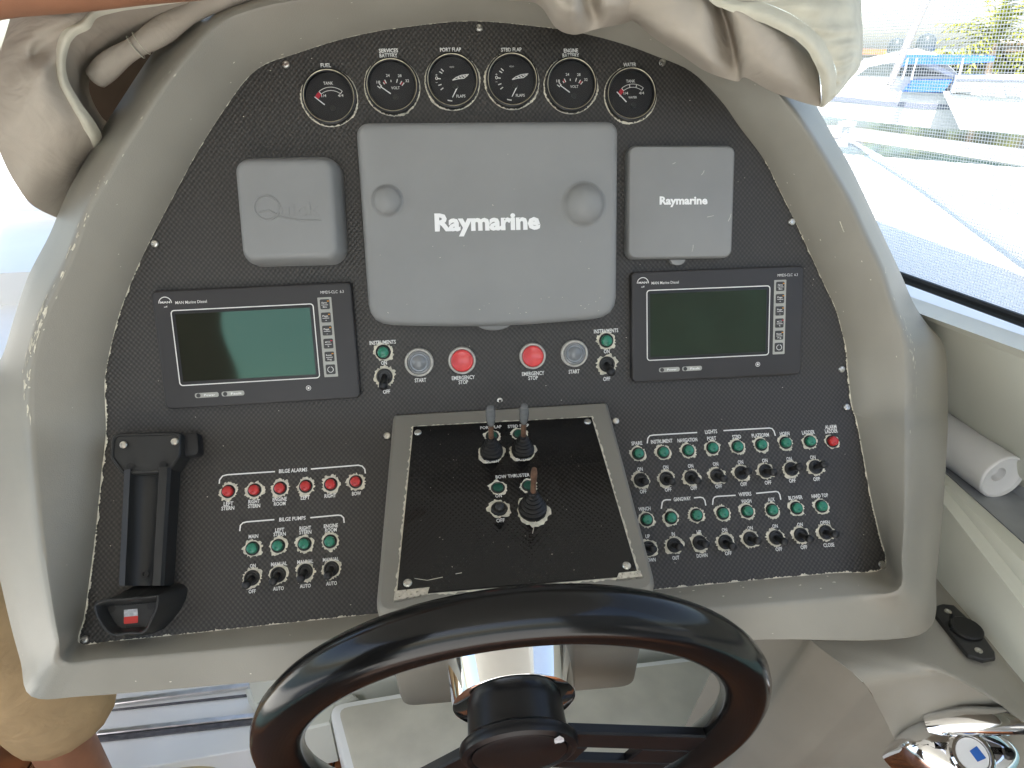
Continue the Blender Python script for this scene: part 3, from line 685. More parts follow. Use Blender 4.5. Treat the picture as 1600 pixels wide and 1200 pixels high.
# engine displays -----------------------------------------------------------
def boxfit(corners, F, d):
    P = [onp(x, y, F, d) for x, y in corners]
    c = (P[0]+P[1]+P[2]+P[3])/4; w_ = ((P[1]-P[0]).length+(P[2]-P[3]).length)/2; h_ = ((P[0]-P[3]).length+(P[1]-P[2]).length)/2
    dx = (P[1]-P[0])+(P[2]-P[3]); rot = math.atan2(dx.y, dx.x)
    return c, w_, h_, rot
def display(corners, label):
    c, W, H, rot = boxfit(corners, FU, .009)
    t = thing('engine_display', label, 'display', M @ FU @ Matrix.Translation((c.x, c.y, 0)) @ Matrix.Rotation(rot, 4, 'Z'), 'engine displays')
    b = NB(); slab(b, rrect(W, H, .006), [(0, 0), (0, .0070), (.0006, .0082), (.0016, .0088), (.0030, .0090)]); case = link('case', b, 'bezelcase', t)
    X = lambda f: (f-.5)*W
    Y = lambda f: (.5-f)*H
    def rr(x0, x1, y0, y1, r): return rrect(X(x1)-X(x0), Y(y0)-Y(y1), r, 5, (X(x0)+X(x1))/2, (Y(y0)+Y(y1))/2)
    z = .0094
    b = NB(); o1 = rr(.085, .80, .165, .805, .004); o2 = inset2(o1, .0011)
    vo = [b.verts.new((x, y, z)) for x, y in o1]; vi = [b.verts.new((x, y, z)) for x, y in o2]
    for k in range(len(o1)): b.faces.new((vo[k], vo[(k+1) % len(o1)], vi[(k+1) % len(o1)], vi[k]))
    link('screen_outline', b, 'print', case, smooth=False)
    b = NB(); so = rr(.092, .793, .178, .792, .003); si = inset2(so, .0030)
    vo = [b.verts.new((x, y, z-.0003)) for x, y in so]; vi = [b.verts.new((x, y, z-.0001)) for x, y in si]
    for k in range(len(so)): b.faces.new((vo[k], vo[(k+1) % len(so)], vi[(k+1) % len(so)], vi[k]))
    link('screen_border', b, 'black', case, smooth=False)
    b = NB(); b.faces.new([b.verts.new((x, y, z-.0002)) for x, y in inset2(so, .0028)]); link('screen', b, 'lcd', t, smooth=False)
    b = NB(); b.faces.new([b.verts.new((x, y, z-.0001)) for x, y in rr(.822, .893, .12, .80, .0008)]); strip = link('key_strip', b, 'keystrip', t, smooth=False)
    words = (('Alarms', 'Menu'), ('Page', '+'), ('Page', '-'), ('C', '%'), ('Reset', 'Prg'), ('', ''))
    for k in range(6):
        yc = .178+.1115*k; b = NB(); o = rr(.833, .882, yc-.042, yc+.042, .0014)
        slab(b, o, [(0, z), (.0002, z+.0007), (.0006, z+.0008)]); ky = link('key', b, 'key', strip)
        b = NB(); zz = z+.0010; kx = X(.8575)
        if k < 5:
            text_into(b, words[k][0], .0062, .0020, kx-.0005, Y(yc)+.0018, zz, .01); text_into(b, words[k][1], .0045 if len(words[k][1]) > 1 else .0018, .0018, kx, Y(yc)-.0030, zz, .01)
            ribbon(b, [(kx-.0038, Y(yc)-.0008), (kx+.0038, Y(yc)-.0008)], .0005, zz)
            f = quad(b, [(kx+.0028, Y(yc)+.0040, zz), (kx+.0050, Y(yc)+.0040, zz), (kx+.0050, Y(yc)+.0028, zz), (kx+.0028, Y(yc)+.0028, zz)]); f.material_index = 2 if k == 3 else 1
        else:
            ribbon(b, arc_pts(.0032, 100, 440, 22, kx, Y(yc)), .0006, zz)
        for v in b.verts: pass
        link('key_marking', b, ['print', 'amber', 'redprint'], strip, smooth=False)
    b = NB(); zz = z
    a0 = arc_pts(.0068, 0, 180, 16, X(.065), Y(.105)); ribbon(b, a0, .0009, zz); a1 = arc_pts(.0058, 20, 160, 12, X(.065), Y(.105)); 
    text_into(b, 'MAN', .0105, .0024, X(.065), Y(.098), zz, .03); text_into(b, 'off', .0040, .0020, X(.065), Y(.135), zz, .01)
    text_into(b, 'MAN Marine Diesel', W*.155, .0034, X(.192), Y(.105), zz, .004)
    text_into(b, 'MMDS-CLC  6.3', W*.118, .0032, X(.90), Y(.078), zz, .0)
    ribbon(b, arc_pts(.0026, 0, 360, 18, X(.735), Y(.885)), .0006, zz); ribbon(b, arc_pts(.0007, 0, 360, 10, X(.735), Y(.885)), .0012, zz)
    link('lettering', b, 'print', case, smooth=False)
    for x0, x1, wd in ((.155, .275, 'Power'), (.29, .405, 'Fault')):
        b = NB(); b.faces.new([b.verts.new((x, y, z)) for x, y in rr(x0, x1, .873, .915, .0022)]); pl = link('lamp_strip', b, 'keystrip', t, smooth=False)
        b = NB(); text_into(b, wd, W*.055, .0026, X(x0+.075), Y(.894), z+.0003, .012); link('lettering', b, 'logo', pl, smooth=False)
        b = NB(); lathe(b, [(.0024, z), (.0022, z+.0008), (.0012, z+.0009), (0, z+.0006)], mw=Matrix.Translation((X(x0+.018), Y(.894), 0)), n=14); link('lamp', b, 'key', pl)
display(((234,455),(547,440),(565,622),(260,640)), 'black engine display with dark green screen, below the cover embossed with a cursive word')
display(((986,425),(1256,415),(1254,585),(988,598)), 'black engine display with green screen, below the small square cover on the right')

# grey instrument covers ----------------------------------------------------
def cover_shell(b, outline, h, edge, n=6): slab(b, outline, [(0, 0)] + [(a, z) for a, z in rounded(h, edge, n)][1:])
dC = .030
c, W, H, rot = boxfit(((549,192),(962,189),(967,492),(585,503)), FU, dC)
t = thing('instrument_cover', 'large grey plastic cover with white lettering and two round bulges, at the panel centre', 'cover', M @ FU @ Matrix.Translation((c.x, c.y, 0)) @ Matrix.Rotation(rot, 4, 'Z'), 'grey instrument covers')
b = NB(); ol = []
W2, H2 = W/2+.003, H/2+.002
for sx, sy, a0, r in ((1, 1, 0, .014), (-1, 1, 90, .014)):
    for k in range(7): a = R_(a0+15*k); ol.append((sx*(W2-r)+r*math.cos(a), H2-r+r*math.sin(a)))
ol += [(-W2+.002, -H2+.022), (-W2+.004, -H2+.012), (-W2+.009, -H2+.004), (-W2+.018, -H2-.001)]
ol += [(W2*(-.80+1.6*k/14), -H2-.003-.0045*math.cos(math.pi/2*(-1+2*k/14)*.98)) for k in range(15)]
ol += [(W2-.018, -H2-.001), (W2-.009, -H2+.004), (W2-.004, -H2+.012), (W2-.002, -H2+.022)]
slab(b, ol, [(0, 0), (.0005, .020), (.0015, .024), (.0035, .0272), (.0065, .0292), (.0105, .0300)]); link('shell', b, 'cover', t)
Fi = (FU @ Matrix.Translation((c.x, c.y, 0)) @ Matrix.Rotation(rot, 4, 'Z')).inverted()
for x, y, r, hh in ((605,314,.0158,.0105), (912,320,.0225,.0165)):
    p = Fi @ pt(x, y, FU, dC); b = NB()
    lathe(b, [(r*1.16, .0002), (r*1.04, .0010)] + [(r*math.cos(R_(a)), .0012+hh*math.sin(R_(a))) for a in (12, 25, 40, 55, 70, 82)] + [(0, .0012+hh)], mw=Matrix.Translation((p.x, p.y, .0299)), n=36, cap=False)
    link('bulge', b, 'cover', t, angle=80)
p = Fi @ pt(762, 344, FU, dC); pw = (Fi @ pt(844, 343, FU, dC) - Fi @ pt(679, 345, FU, dC)).length
text_obj('lettering', 'Raymarine', pw, .0185, 'logo', t, Matrix.Translation((p.x, p.y-.001, .0306)), .045)
b = NB(); slab(b, [(.020*math.cos(R_(a)), .0085*math.sin(R_(a))) for a in range(180, 361, 15)], rounded(.010, .002), Matrix.Translation((0.000, -H2-.0045, 0))); link('pull_tab', b, 'cover', t)
b = NB(); rc2 = random.Random(9)
for _ in range(34):
    x = rc2.uniform(-W2*.9, W2*.9); y = rc2.choice((rc2.uniform(-H2*.95, -H2*.75), rc2.uniform(-H2*.9, H2*.9))); a = rc2.random()*3; L = rc2.uniform(.0004, .0018)
    quad(b, [(x, y, .0303), (x+L*math.cos(a), y+L*math.sin(a), .0303), (x+L*math.cos(a)+.0003, y+L*math.sin(a)+.0005, .0303), (x+.0003, y+.0006, .0303)])
o = link('scuff', b, 'cream', t, smooth=False); o['kind'] = 'stuff'

c, W, H, rot = boxfit(((979,226),(1148,226),(1148,403),(982,405)), FU, .014)
t = thing('instrument_cover', 'small grey square plastic cover lettered in white, right of the large cover', 'cover', M @ FU @ Matrix.Translation((c.x, c.y, 0)) @ Matrix.Rotation(rot, 4, 'Z'), 'grey instrument covers')
b = NB(); slab(b, rrect(W, H, .010, 6), [(0, 0), (.0003, .009), (.0012, .0118), (.0028, .0135), (.0055, .0140)]); link('shell', b, 'cover', t)
Fi = (FU @ Matrix.Translation((c.x, c.y, 0)) @ Matrix.Rotation(rot, 4, 'Z')).inverted()
p = Fi @ pt(1068, 312, FU, .014); pw = (Fi @ pt(1105, 312, FU, .014) - Fi @ pt(1030, 312, FU, .014)).length
text_obj('lettering', 'Raymarine', pw, .0090, 'logo', t, Matrix.Translation((p.x, p.y-.0006, .0146)), .04)
b = NB(); slab(b, [(.0095*math.cos(R_(a)), .0075*math.sin(R_(a))) for a in range(180, 361, 15)], rounded(.006, .0015), Matrix.Translation((0, -H/2-.0002, 0))); link('pull_tab', b, 'cover', t)
b = NB()
for x, y, L, a in ((1053,255,.002,.5),(1110,338,.004,.2),(1140,340,.0045,1.2),(1082,388,.004,1.4),(1098,270,.003,1.)):
    p = Fi @ pt(x, y, FU, .014); ribbon(b, [(p.x-L*math.cos(a), p.y-L*math.sin(a)), (p.x+.0005, p.y), (p.x+L*math.cos(a), p.y+L*math.sin(a))], .0007, .0143)
link('scuff', b, 'clear_ring', t, smooth=False)['kind'] = 'stuff'

dQ = .034
c, W, H, rot = boxfit(((364,252),(514,250),(527,401),(386,404)), FU, dQ)
t = thing('instrument_cover', 'deep grey square plastic cover with embossed cursive lettering, on the left', 'cover', M @ FU @ Matrix.Translation((c.x, c.y, 0)) @ Matrix.Rotation(rot, 4, 'Z'), 'grey instrument covers')
b = NB(); ol = rrect(W+.016, H+.016, .019, 6)
slab(b, ol, [(0, 0), (.0008, .012), (.0060, .029), (.0078, .0320), (.0105, .0336), (.0140, .034)]); link('shell', b, 'cover', t)
Fi = (FU @ Matrix.Translation((c.x, c.y, 0)) @ Matrix.Rotation(rot, 4, 'Z')).inverted()
p = Fi @ pt(450, 326, FU, dQ); b = NB()
me = text_mesh('uick', .042, .0150, .012)
def emboss(me, x, y, z, h):
    bb = NB(); bb.from_mesh(me); r = bmesh.ops.extrude_face_region(bb, geom=bb.faces[:]); vs = [v for v in r['geom'] if isinstance(v, bmesh.types.BMVert)]
    bmesh.ops.translate(bb, vec=(0, 0, h), verts=vs); bmesh.ops.translate(bb, vec=(x, y, z), verts=bb.verts[:]); return bb
bb = emboss(me, p.x+.012, p.y-.0005, .0334, .0013); link('lettering', bb, 'cover', t, angle=20)
b = NB(); tube(b, [(p.x-.022+.0135*math.cos(R_(a)), p.y+.0015+.0125*math.sin(R_(a)), .0341) for a in range(0, 360, 15)], .0011, 6, True)
tube(b, [(p.x-.030, p.y-.003, .0341), (p.x-.020, p.y-.0015, .0341), (p.x-.008, p.y-.0085, .0341), (p.x+.012, p.y-.0125, .0341), (p.x+.034, p.y-.0125, .0341)], .0010, 6)
link('emblem', b, 'cover', t)

# ---- the box in the middle, sticking out towards the wheel
dT = .79
TLp, TRp = pt(613, 645, FL, .004), pt(950, 626, FL, .004)
zt = lambda P: (CAM_R @ (P-CAM_C)).z
k_ = 0.765
BLp, BRp = dep(584, 962, zt(TLp)*k_), dep(1030, 924, zt(TRp)*k_)
ex = ((TRp-TLp).normalized()+(BRp-BLp).normalized()).normalized()
ey = ((TLp-BLp)+(TRp-BRp)); ey = (ey-ex*ey.dot(ex)).normalized(); ez = ex.cross(ey)
cP = (TLp+TRp+BLp+BRp)/4
FP = Matrix(((ex.x, ey.x, ez.x, cP.x), (ex.y, ey.y, ez.y, cP.y), (ex.z, ey.z, ez.z, cP.z), (0, 0, 0, 1)))
FP_ = FP
cor = [onp(x, y, FP) for x, y in ((613,645),(584,962),(1030,924),(950,626))]
o4 = [(p.x, p.y) for p in cor]
def round_poly(o, rads, n=5):
    out = []; N = len(o)
    for i in range(N):
        p = Vector(o[i]); a = (Vector(o[i-1])-p).normalized(); c2 = (Vector(o[(i+1) % N])-p).normalized(); r = rads[i]
        ang = a.angle(c2); tl = r/math.tan(ang/2)
        for k in range(n+1):
            u = k/n; q = (p+a*tl)*(1-u)**2 + p*2*u*(1-u) + (p+c2*tl)*u*u; out.append((q.x, q.y))
    return out
ol = round_poly(o4, (.004, .018, .018, .004))
b = NB(); slab(b, ol, [(-.002, -.14), (0, -.010), (.0008, -.005), (.0025, -.0018), (.005, 0)], FP)
box_ = link('centre_box', b, 'taupe_dark', console)
# its front, running down and back to a rounded lower edge
P0 = FP @ Vector((o4[1][0]+.004, o4[1][1]+.004, -.006)); P1 = FP @ Vector((o4[2][0]-.004, o4[2][1]+.004, -.006))
Q0, Q1 = dep(628, 1106, zt(TLp)*.90), dep(992, 1076, zt(TRp)*.90)
b = NB()
vx = (P1-P0).normalized(); vd = ((Q0-P0)+(Q1-P1))/2; vd = (vd-vx*vd.dot(vx)); hh = vd.length; vd.normalize(); vn = vd.cross(vx)
FF = Matrix(((vx.x, -vd.x, vn.x, (P0.x+Q1.x)/2), (vx.y, -vd.y, vn.y, (P0.y+P1.y)/2+ (Q0-P0).y/2), (vx.z, -vd.z, vn.z, 0), (0, 0, 0, 1)))
mid = (P0+P1+Q0+Q1)/4
for i in range(3): FF[i][3] = mid[i]
fr = [FF.inverted() @ q for q in (P0, Q0, Q1, P1)]
sgn = 1
ol = round_poly([(q.x, q.y) for q in fr], (.004, .018, .018, .004))
slab(b, ol, [(0, -.10), (0, -.006), (.002, -.0015), (.005, 0)], FF if (FF.col[2].to_3d().dot(CAM_C-mid) > 0) else FF)
link('box_front', b, 'taupe_dark', console)
def onP(x, y, d=0): return onp(x, y, FP, d)
def polyP(pts): return [(onP(x, y).x, onP(x, y).y) for x, y in pts]
pc = polyP(((646,668),(620,932),(997,900),(924,653)))
b = NB(); rj = random.Random(8); jag = []
big = inset2(pc, -.0022)
for i in range(4):
    a, c2 = Vector(big[i]), Vector(big[(i+1) % 4]); n = int((c2-a).length/.0028); nr = Vector(((c2-a).y, -(c2-a).x)).normalized()
    for k in range(n): q = a.lerp(c2, k/n) + nr*rj.uniform(-.0016, .0009); jag.append((q.x, q.y))
b.faces.new([b.verts.new((x, y, .0004)) for x, y in jag]); o = link('worn_edge', b, 'cream', box_, smooth=False); o.matrix_local = FP
b = NB(); slab(b, pc, [(0, 0), (0, .0016), (.0006, .0020)])
uvl = b.loops.layers.uv.new('UVMap')
for f in b.faces:
    for l in f.loops: l[uvl].uv = (l.vert.co.x, l.vert.co.y)
plate = link('switch_plate', b, 'plate', console, smooth=False); plate.matrix_local = FP
for pts in (((617,925),(615,941),(668,931),(672,919)), ((966,897),(962,908),(1004,903),(1000,893))):
    b = NB(); slab(b, polyP(pts), [(0, .0006), (.0003, .0026)]); o = link('bare_strip', b, 'steel', box_); o.matrix_local = FP
for x, y in ((653,676),(918,659),(637,911),(979,884)): screw(FP, x, y, .0022)
b = NB(); rd = random.Random(31)
for _ in range(46):
    p = onP(rd.uniform(640, 985), rd.uniform(668, 905), .0026); L = rd.uniform(.0003, .0011); a = rd.random()*3
    if p.x < min(q[0] for q in pc)+.02 or p.x > max(q[0] for q in pc)-.02: continue
    quad(b, [(p.x, p.y, .0026), (p.x+L*math.cos(a), p.y+L*math.sin(a), .0026), (p.x+L*math.cos(a)+.0003, p.y+L*math.sin(a)+.0004, .0026), (p.x+.0003, p.y+.0005, .0026)])
for run in (((648,906),(668,909),(692,904)), ((838,812),(834,826),(832,836)), ((712,899),(722,897))): ribbon(b, [onP(*q) for q in run], .0006, .0026)
o = link('dust', b, 'cream', plate, smooth=False); o['kind'] = 'stuff'
b = NB()
for _ in range(150):
    x, y = rd.uniform(150, 1380), rd.uniform(60, 960); F_ = FU if y < 640 else FL
    if F_ is FL and 560 < x < 1040: continue
    u, s_ = panel_us(x, y); L = rd.uniform(.0002, .0009)
    if not (-.02 < min(abs(u-r0[0])+abs(s_-r0[1]) for r0 in ring)-.03): continue
    cxr = [r0[0] for r0 in ring if abs(r0[1]-s_) < .02]
    if not cxr or not (min(cxr)+.015 < u < max(cxr)-.015): continue
    b.faces.new([b.verts.new(sheet(u+L*math.cos(k*1.5708+x), s_+L*.6*math.sin(k*1.5708+x), .0010)) for k in range(4)])
o = link('dust', b, 'cream', panel, smooth=False); o['kind'] = 'stuff'
def letP(s, x, y, wpx, hpx): 
    q = onP(x, y, .0025); wl = (onP(x+wpx/2, y)-onP(x-wpx/2, y)).length; hl = (onP(x, y+hpx/2)-onP(x, y-hpx/2)).length
    text_obj('lettering', s, wl, hl, 'print', plate, Matrix.Translation(q), .012)
for s, x, y, wd, hp in (('PORT FLAP',767,667.5,33,4.6),('STBD FLAP',810,665.5,33,4.6),('DOWN',769,720.5,20,5),('DOWN',817,717.5,20,5),('BOW THRUSTER',801,743.5,53,5.2),('ON',779,774.5,10,5.2),('OFF',782,813,13,6)): letP(s, x, y, wd, hp)
def rimP(x, y, r0, r1, seed, amp=1): o = worn_rim(FP, x, y, r0, r1, seed, plate, 'cream', 40, .0024, amp); o.matrix_local = Matrix.Translation(onP(x, y, .0024)); return o
t = led('green_dark', FP, 778, 762, 'dull green indicator light left of the two under BOW THRUSTER', GI, 61, d=.002, rim=False); rimP(778, 762, .0076, .0098, 61)
t = led('green_dark', FP, 826, 759, 'dull green indicator light behind the rusty lever under BOW THRUSTER', GI, 62, d=.002, rim=False); rimP(826, 759, .0076, .0096, 62)
t = led('green_dark', FP, 769, 681, 'dull indicator light behind the left flap lever', GI, 63, d=.002, rim=False); rimP(769, 681, .0076, .0096, 63)
t = led('green_dark', FP, 811, 678, 'dull indicator light behind the right flap lever', GI, 64, d=.002, rim=False); rimP(811, 678, .0076, .0098, 64)
toggle(FP, 780, 795, 'short black toggle switch marked ON and OFF left of the rusty lever', 30, 65, d=.002, rim=False, sc=.84); rimP(780, 795, .0088, .0116, 65)
def lever(x, y, label, tip, L, tilt, s=1.0):
    t = thing('joystick_lever', label, 'lever', M @ FP @ Matrix.Translation(onP(x, y, .002)) @ Matrix.Rotation(R_(tilt), 4, 'X'), 'levers on the black switch plate')
    b = NB(); pr = [(.0125, 0), (.0130, .0025)]
    for k in range(5): r = .0120-.0017*k; z = .003+.0042*k; pr += [(r-.0012, z), (r+.0008, z+.0012), (r+.0006, z+.0022), (r-.0016, z+.0034)]
    pr += [(.0042, .0255), (.0036, .027), (0, .027)]
    lathe(b, [(r*s, z*s) for r, z in pr], n=24); link('boot', b, 'rubber', t)
    b = NB(); lathe(b, [(.0030, .024), (.0028, L-.014), (.0033, L-.013), (.0033, L-.006), (.0026, L), (0, L)], n=12); link('stem', b, 'rust', t)
    if tip:
        b = NB(); lathe(b, [(.0032, L-.016), (.0046, L-.012), (.0052, L-.002), (.0050, L+.006), (.0038, L+.011), (0, L+.013)], n=16); link('tip', b, 'tip', t)
lever(768, 707, 'flap lever with smoky clear tip under PORT FLAP, left of the pair', True, .064, 3); lever(817, 704, 'flap lever with smoky clear tip under STBD FLAP, right of the pair', True, .064, 3)
lever(832, 797, 'bare rusty bow thruster lever in a black rubber boot', False, .066, 0, 1.15)
rimP(768, 708, .0125, .0150, 66, .7); rimP(817, 705, .0125, .0150, 67, .7); rimP(833, 798, .0138, .0180, 68, .8)

# ---- handset cradle
mwC = M @ FL; crd = thing('handset_cradle', 'empty black handset cradle screwed to the left of the panel', 'cradle', mwC)
def PLc(pts, d): return [(onp(x, y, FL, d).x, onp(x, y, FL, d).y) for x, y in pts]
def ccw(o): 
    a = sum(o[i-1][0]*o[i][1]-o[i][0]*o[i-1][1] for i in range(len(o))); return o if a > 0 else o[::-1]
zc = .026
ol = round_poly(ccw(PLc(((173,676),(283,674),(282,712),(262,738),(190,742),(171,716)), zc)), (.008, .006, .008, .008, .006, .010))
b = NB(); slab(b, ol, [(0, 0), (0, zc-.003), (.0008, zc-.001), (.002, zc), (.0035, zc), (.0042, zc-.0018)]); top = link('top_plate', b, 'black_matt', crd)
b = NB(); ol = round_poly(ccw(PLc(((270,677),(308,675),(311,711),(274,713)), .015)), (.003, .007, .003, .003)); slab(b, ol, [(0, 0), (0, .013), (.0006, .0145), (.002, .015)]); link('hook_block', b, 'black', crd)
for x, y in ((193,695),(273,690)): o = screw(FL, x, y, zc-.0014, crd); o.matrix_local = Matrix.Translation(onp(x, y, FL, zc-.0002))
b = NB()
for x, y in ((204,729),(255,726)):
    p = onp(x, y, FL, zc-.0012); lathe(b, [(.0040, .0012), (0, .0013)], Matrix.Translation(p), 14)
link('screw_hole', b, 'seal', top)
# trough between the two ends: a half pipe with raised flat sides
A0, A1 = onp(210, 740, FL, .0), onp(282, 736, FL, .0); B0, B1 = onp(203, 915, FL, .0), onp(272, 915, FL, .0)
b = NB(); rowsT = []
for j in range(9):
    s = j/8; l_, r_ = A0.lerp(B0, s), A1.lerp(B1, s); row = []
    prof = [(0, .0), (0.0, .022), (.03, .026), (.17, .0275)] + [(.47-.29*math.cos(R_(a)), .0275-.0150*math.sin(R_(a))) for a in range(8, 176, 12)] + [(.77, .0275), (.79, .029), (.95, .028), (1.0, .024), (1.0, 0)]
    for f_, z in prof: q = l_.lerp(r_, f_); row.append(b.verts.new((q.x, q.y, z)))
    rowsT.append(row)
for a, c2 in zip(rowsT, rowsT[1:]):
    for k in range(len(a)-1): b.faces.new((a[k], a[k+1], c2[k+1], c2[k]))
link('trough', b, 'black_matt', crd, angle=30)
p = onp(227, 897, FL, .0128); b = NB(); lathe(b, [(.0045, 0), (.0045, .0012), (.0022, .0012), (.0020, -.002), (0, -.002)], Matrix.Translation(p), 16); link('boss', b, 'black', crd)
# cup at the foot with a raised rim
zb = .034; N_ = 48
def closed(px, d):
    o = ccw(PLc(px, d)); n = len(o); q = [tuple(.5*((2*o[i][c_])+(o[(i+1) % n][c_]-o[i-1][c_])*u+(2*o[i-1][c_]-5*o[i][c_]+4*o[(i+1) % n][c_]-o[(i+2) % n][c_])*u*u+(3*o[i][c_]-o[i-1][c_]-3*o[(i+1) % n][c_]+o[(i+2) % n][c_])*u**3) for c_ in (0, 1)) for i in range(n) for u in [k/8 for k in range(8)]]
    cx, cy = sum(p[0] for p in q)/len(q), sum(p[1] for p in q)/len(q); out = []
    for k in range(N_):
        a = 2*math.pi*k/N_ - math.pi; best = min(q, key=lambda p: abs((math.atan2(p[1]-cy, p[0]-cx)-a+math.pi) % (2*math.pi)-math.pi)); r = math.hypot(best[0]-cx, best[1]-cy)
        out.append((cx+r*math.cos(a), cy+r*math.sin(a)))
    return out
base_ = closed(((168,955),(196,926),(212,915),(262,910),(290,914),(292,932),(280,956),(258,980),(232,991),(185,993),(168,978)), 0)
topo = closed(((147,946),(160,938),(195,935),(235,931),(248,931),(246,948),(239,966),(226,988),(200,991),(174,992),(155,972)), zb)
b = NB(); rings_ = []
mixo = lambda t: [(p[0]*(1-t)+q[0]*t, p[1]*(1-t)+q[1]*t) for p, q in zip(base_, topo)]
for o_, z in ((base_, 0), (mixo(.55), zb*.62), (mixo(.93), zb*.93), (topo, zb), (inset2(topo, .0014), zb+.0002), (inset2(topo, .0026), zb-.001), (inset2(topo, .0042), zb*.72), (inset2(topo, .0062), zb*.60)):
    rings_.append([b.verts.new((x, y, z)) for x, y in o_])
for a, c2 in zip(rings_, rings_[1:]):
    for k in range(N_): b.faces.new((a[k], a[(k+1) % N_], c2[(k+1) % N_], c2[k]))
b.faces.new(rings_[-1]); cupo = link('cup', b, 'black_matt', crd, angle=40)
zf = .034*.60
b = NB()
for x, y in ((174,951),(236,946)):
    p = onp(x, y, FL, zf); lathe(b, [(.0042, .0004), (0, .0005)], Matrix.Translation(p), 16)
link('screw_hole', b, 'seal', cupo)
b = NB(); b.faces.new([b.verts.new((x, y, zf+.0004)) for x, y in ccw(PLc(((194,953),(215,951),(216,966),(194,968)), zf))]); stk = link('sticker', b, 'silver', cupo, smooth=False)
b = NB(); b.faces.new([b.verts.new((x, y, zf+.0006)) for x, y in round_poly(ccw(PLc(((194,964),(216,962),(216,973),(194,975)), zf)), (.001,)*4)]); link('sticker_band', b, 'sticker', cupo, smooth=False)
b = NB(); b.faces.new([b.verts.new((x, y, zf+.0003)) for x, y in ccw(PLc(((197,978),(220,976),(221,990),(198,992)), zf))]); link('drain_slot', b, 'seal', cupo, smooth=False)

# ================================================================== steering wheel
WS = 1.12
wc = CAM_C + CAM_R.transposed() @ Vector((.00445, .27481, .51738))*WS
wn = (CAM_R.transposed() @ Vector((math.sin(.1389)*math.cos(.7224), math.sin(.7224), -math.cos(.7224)*math.cos(.1389)))).normalized()
wxv = Vector((1, 0, 0)); wxv = (wxv-wn*wxv.dot(wn)).normalized(); wyv = wn.cross(wxv)
FW = Matrix(((wxv.x, wyv.x, wn.x, wc.x), (wxv.y, wyv.y, wn.y, wc.y), (wxv.z, wyv.z, wn.z, wc.z), (0, 0, 0, 1)))
wheel = thing('steering_wheel', 'glossy black steering wheel on a chrome column in front of the console', 'steering wheel', M @ FW)
RW, rw = .18*WS, .0182*WS
b = NB(); NR = 112; NT = 20; rr_ = []
for i in range(NR):
    a = 2*math.pi*i/NR; ring_ = []
    for k in range(NT):
        t_ = 2*math.pi*k/NT; rx = rw*(1+.05*math.cos(2*t_)); rho = RW + rx*math.cos(t_); z = rw*.98*math.sin(t_)
        ring_.append(b.verts.new((rho*math.cos(a), rho*math.sin(a), z)))
    rr_.append(ring_)
for i in range(NR):
    for k in range(NT): b.faces.new((rr_[i][k], rr_[i][(k+1) % NT], rr_[(i+1) % NR][(k+1) % NT], rr_[(i+1) % NR][k]))
link('rim', b, 'rim', wheel)
b = NB(); lathe(b, [(.043, -.028), (.044, .004), (.0485, .005), (.0515, .008), (.0520, .012), (.0500, .0165), (.0455, .0185), (.0425, .0165), (.0418, .0150), (0, .0150)], n=56); link('hub', b, 'hub', wheel)
b = NB(); lathe(b, [(.034, -.11), (.036, -.090), (.0640, -.088), (.0650, -.084), (.0635, -.074), (.0600, -.050), (.0568, -.031), (.0560, -.027), (.0535, -.0255), (.0400, -.0255)], n=72); link('chrome_collar', b, 'chrome', wheel)
b = NB(); lathe(b, [(.0418, .0152), (.0412, .0172), (.038, .0184), (0, .0190)], n=44); cap = link('hub_cap', b, 'hub', wheel)
b = NB(); rcp = random.Random(4)
b.faces.new([b.verts.new((.030+.010*math.cos(R_(a))*rcp.uniform(.35, .6)+.002, .030+.010*math.sin(R_(a))*rcp.uniform(.5, 1), .0194)) for a in range(0, 360, 30)]); link('chipped_patch', b, 'silver', cap, smooth=False)
for a0, sg_ in ((-20, 1), (226, -1)):
    b = NB(); T = Matrix.Rotation(R_(a0), 4, 'Z')
    def spoke_ol(y0, y1): return [(.036, y0), (.105, y0*.8), (.150, y0*.85), (.172, y0*1.35), (.172, y1*1.35), (.150, y1*.85), (.105, y1*.8), (.036, y1)]
    hole = round_poly([(.070, -.009), (.120, -.009), (.120, .009), (.070, .009)], (.004,)*4, 3)
    for (x0, x1, y0, y1) in ((.040, .198, -.008, .022), (.040, .198, -.056, -.040), (.040, .072, -.0399, -.0081), (.128, .198, -.0399, -.0081)):
        y0, y1 = (y0, y1) if sg_ > 0 else (-y1, -y0)
        slab(b, [(x0, y0), (x1, y0*1.15 if y0 < -.045 else y0), (x1, y1*1.15 if y1 > .015 else y1), (x0, y1)], [(0, -.002), (0, .005), (.0015, .007)], T, True)
    link('spoke', b, 'hub', wheel)

# ================================================================== side of the cockpit, right
l_seal = (wz(1440, 491, 1.324), wz(1600, 549, 1.324)); l_sill = (wz(1450, 499, 1.300), wz(1600, 562, 1.300))
l_back = (wx(1480, 690, .735), wx(1600, 790, .735)); l_lip = (wx(1483, 745, .645), wx(1600, 850, .645))
l_lip2 = (wx(1481, 757, .620), wx(1600, 880, .620)); l_grv = (wx(1480, 768, .611), wx(1600, 915, .611))
l_edge = (wx(1478, 778, .600), wx(1600, 932, .600)); l_edge2 = (wx(1477, 790, .588), wx(1600, 950, .588))
l_bot = (wx(1470, 912, .580), wx(1600, 1078, .580))
YS = (-.75, 1.6)
def level(p, q, z=None):
    d = q-p; d.normalize(); a = p + d*((YS[1]-p.y)/d.y); c2 = p + d*((YS[0]-p.y)/d.y); return a, c2
coam = thing('side_coaming', 'cream moulded cockpit side right of the console, with ledge and tray recess', 'boat side')
def spread(lines):
    return [[Vector(level(p, q)[0]), Vector(level(p, q)[1])] for p, q in lines]
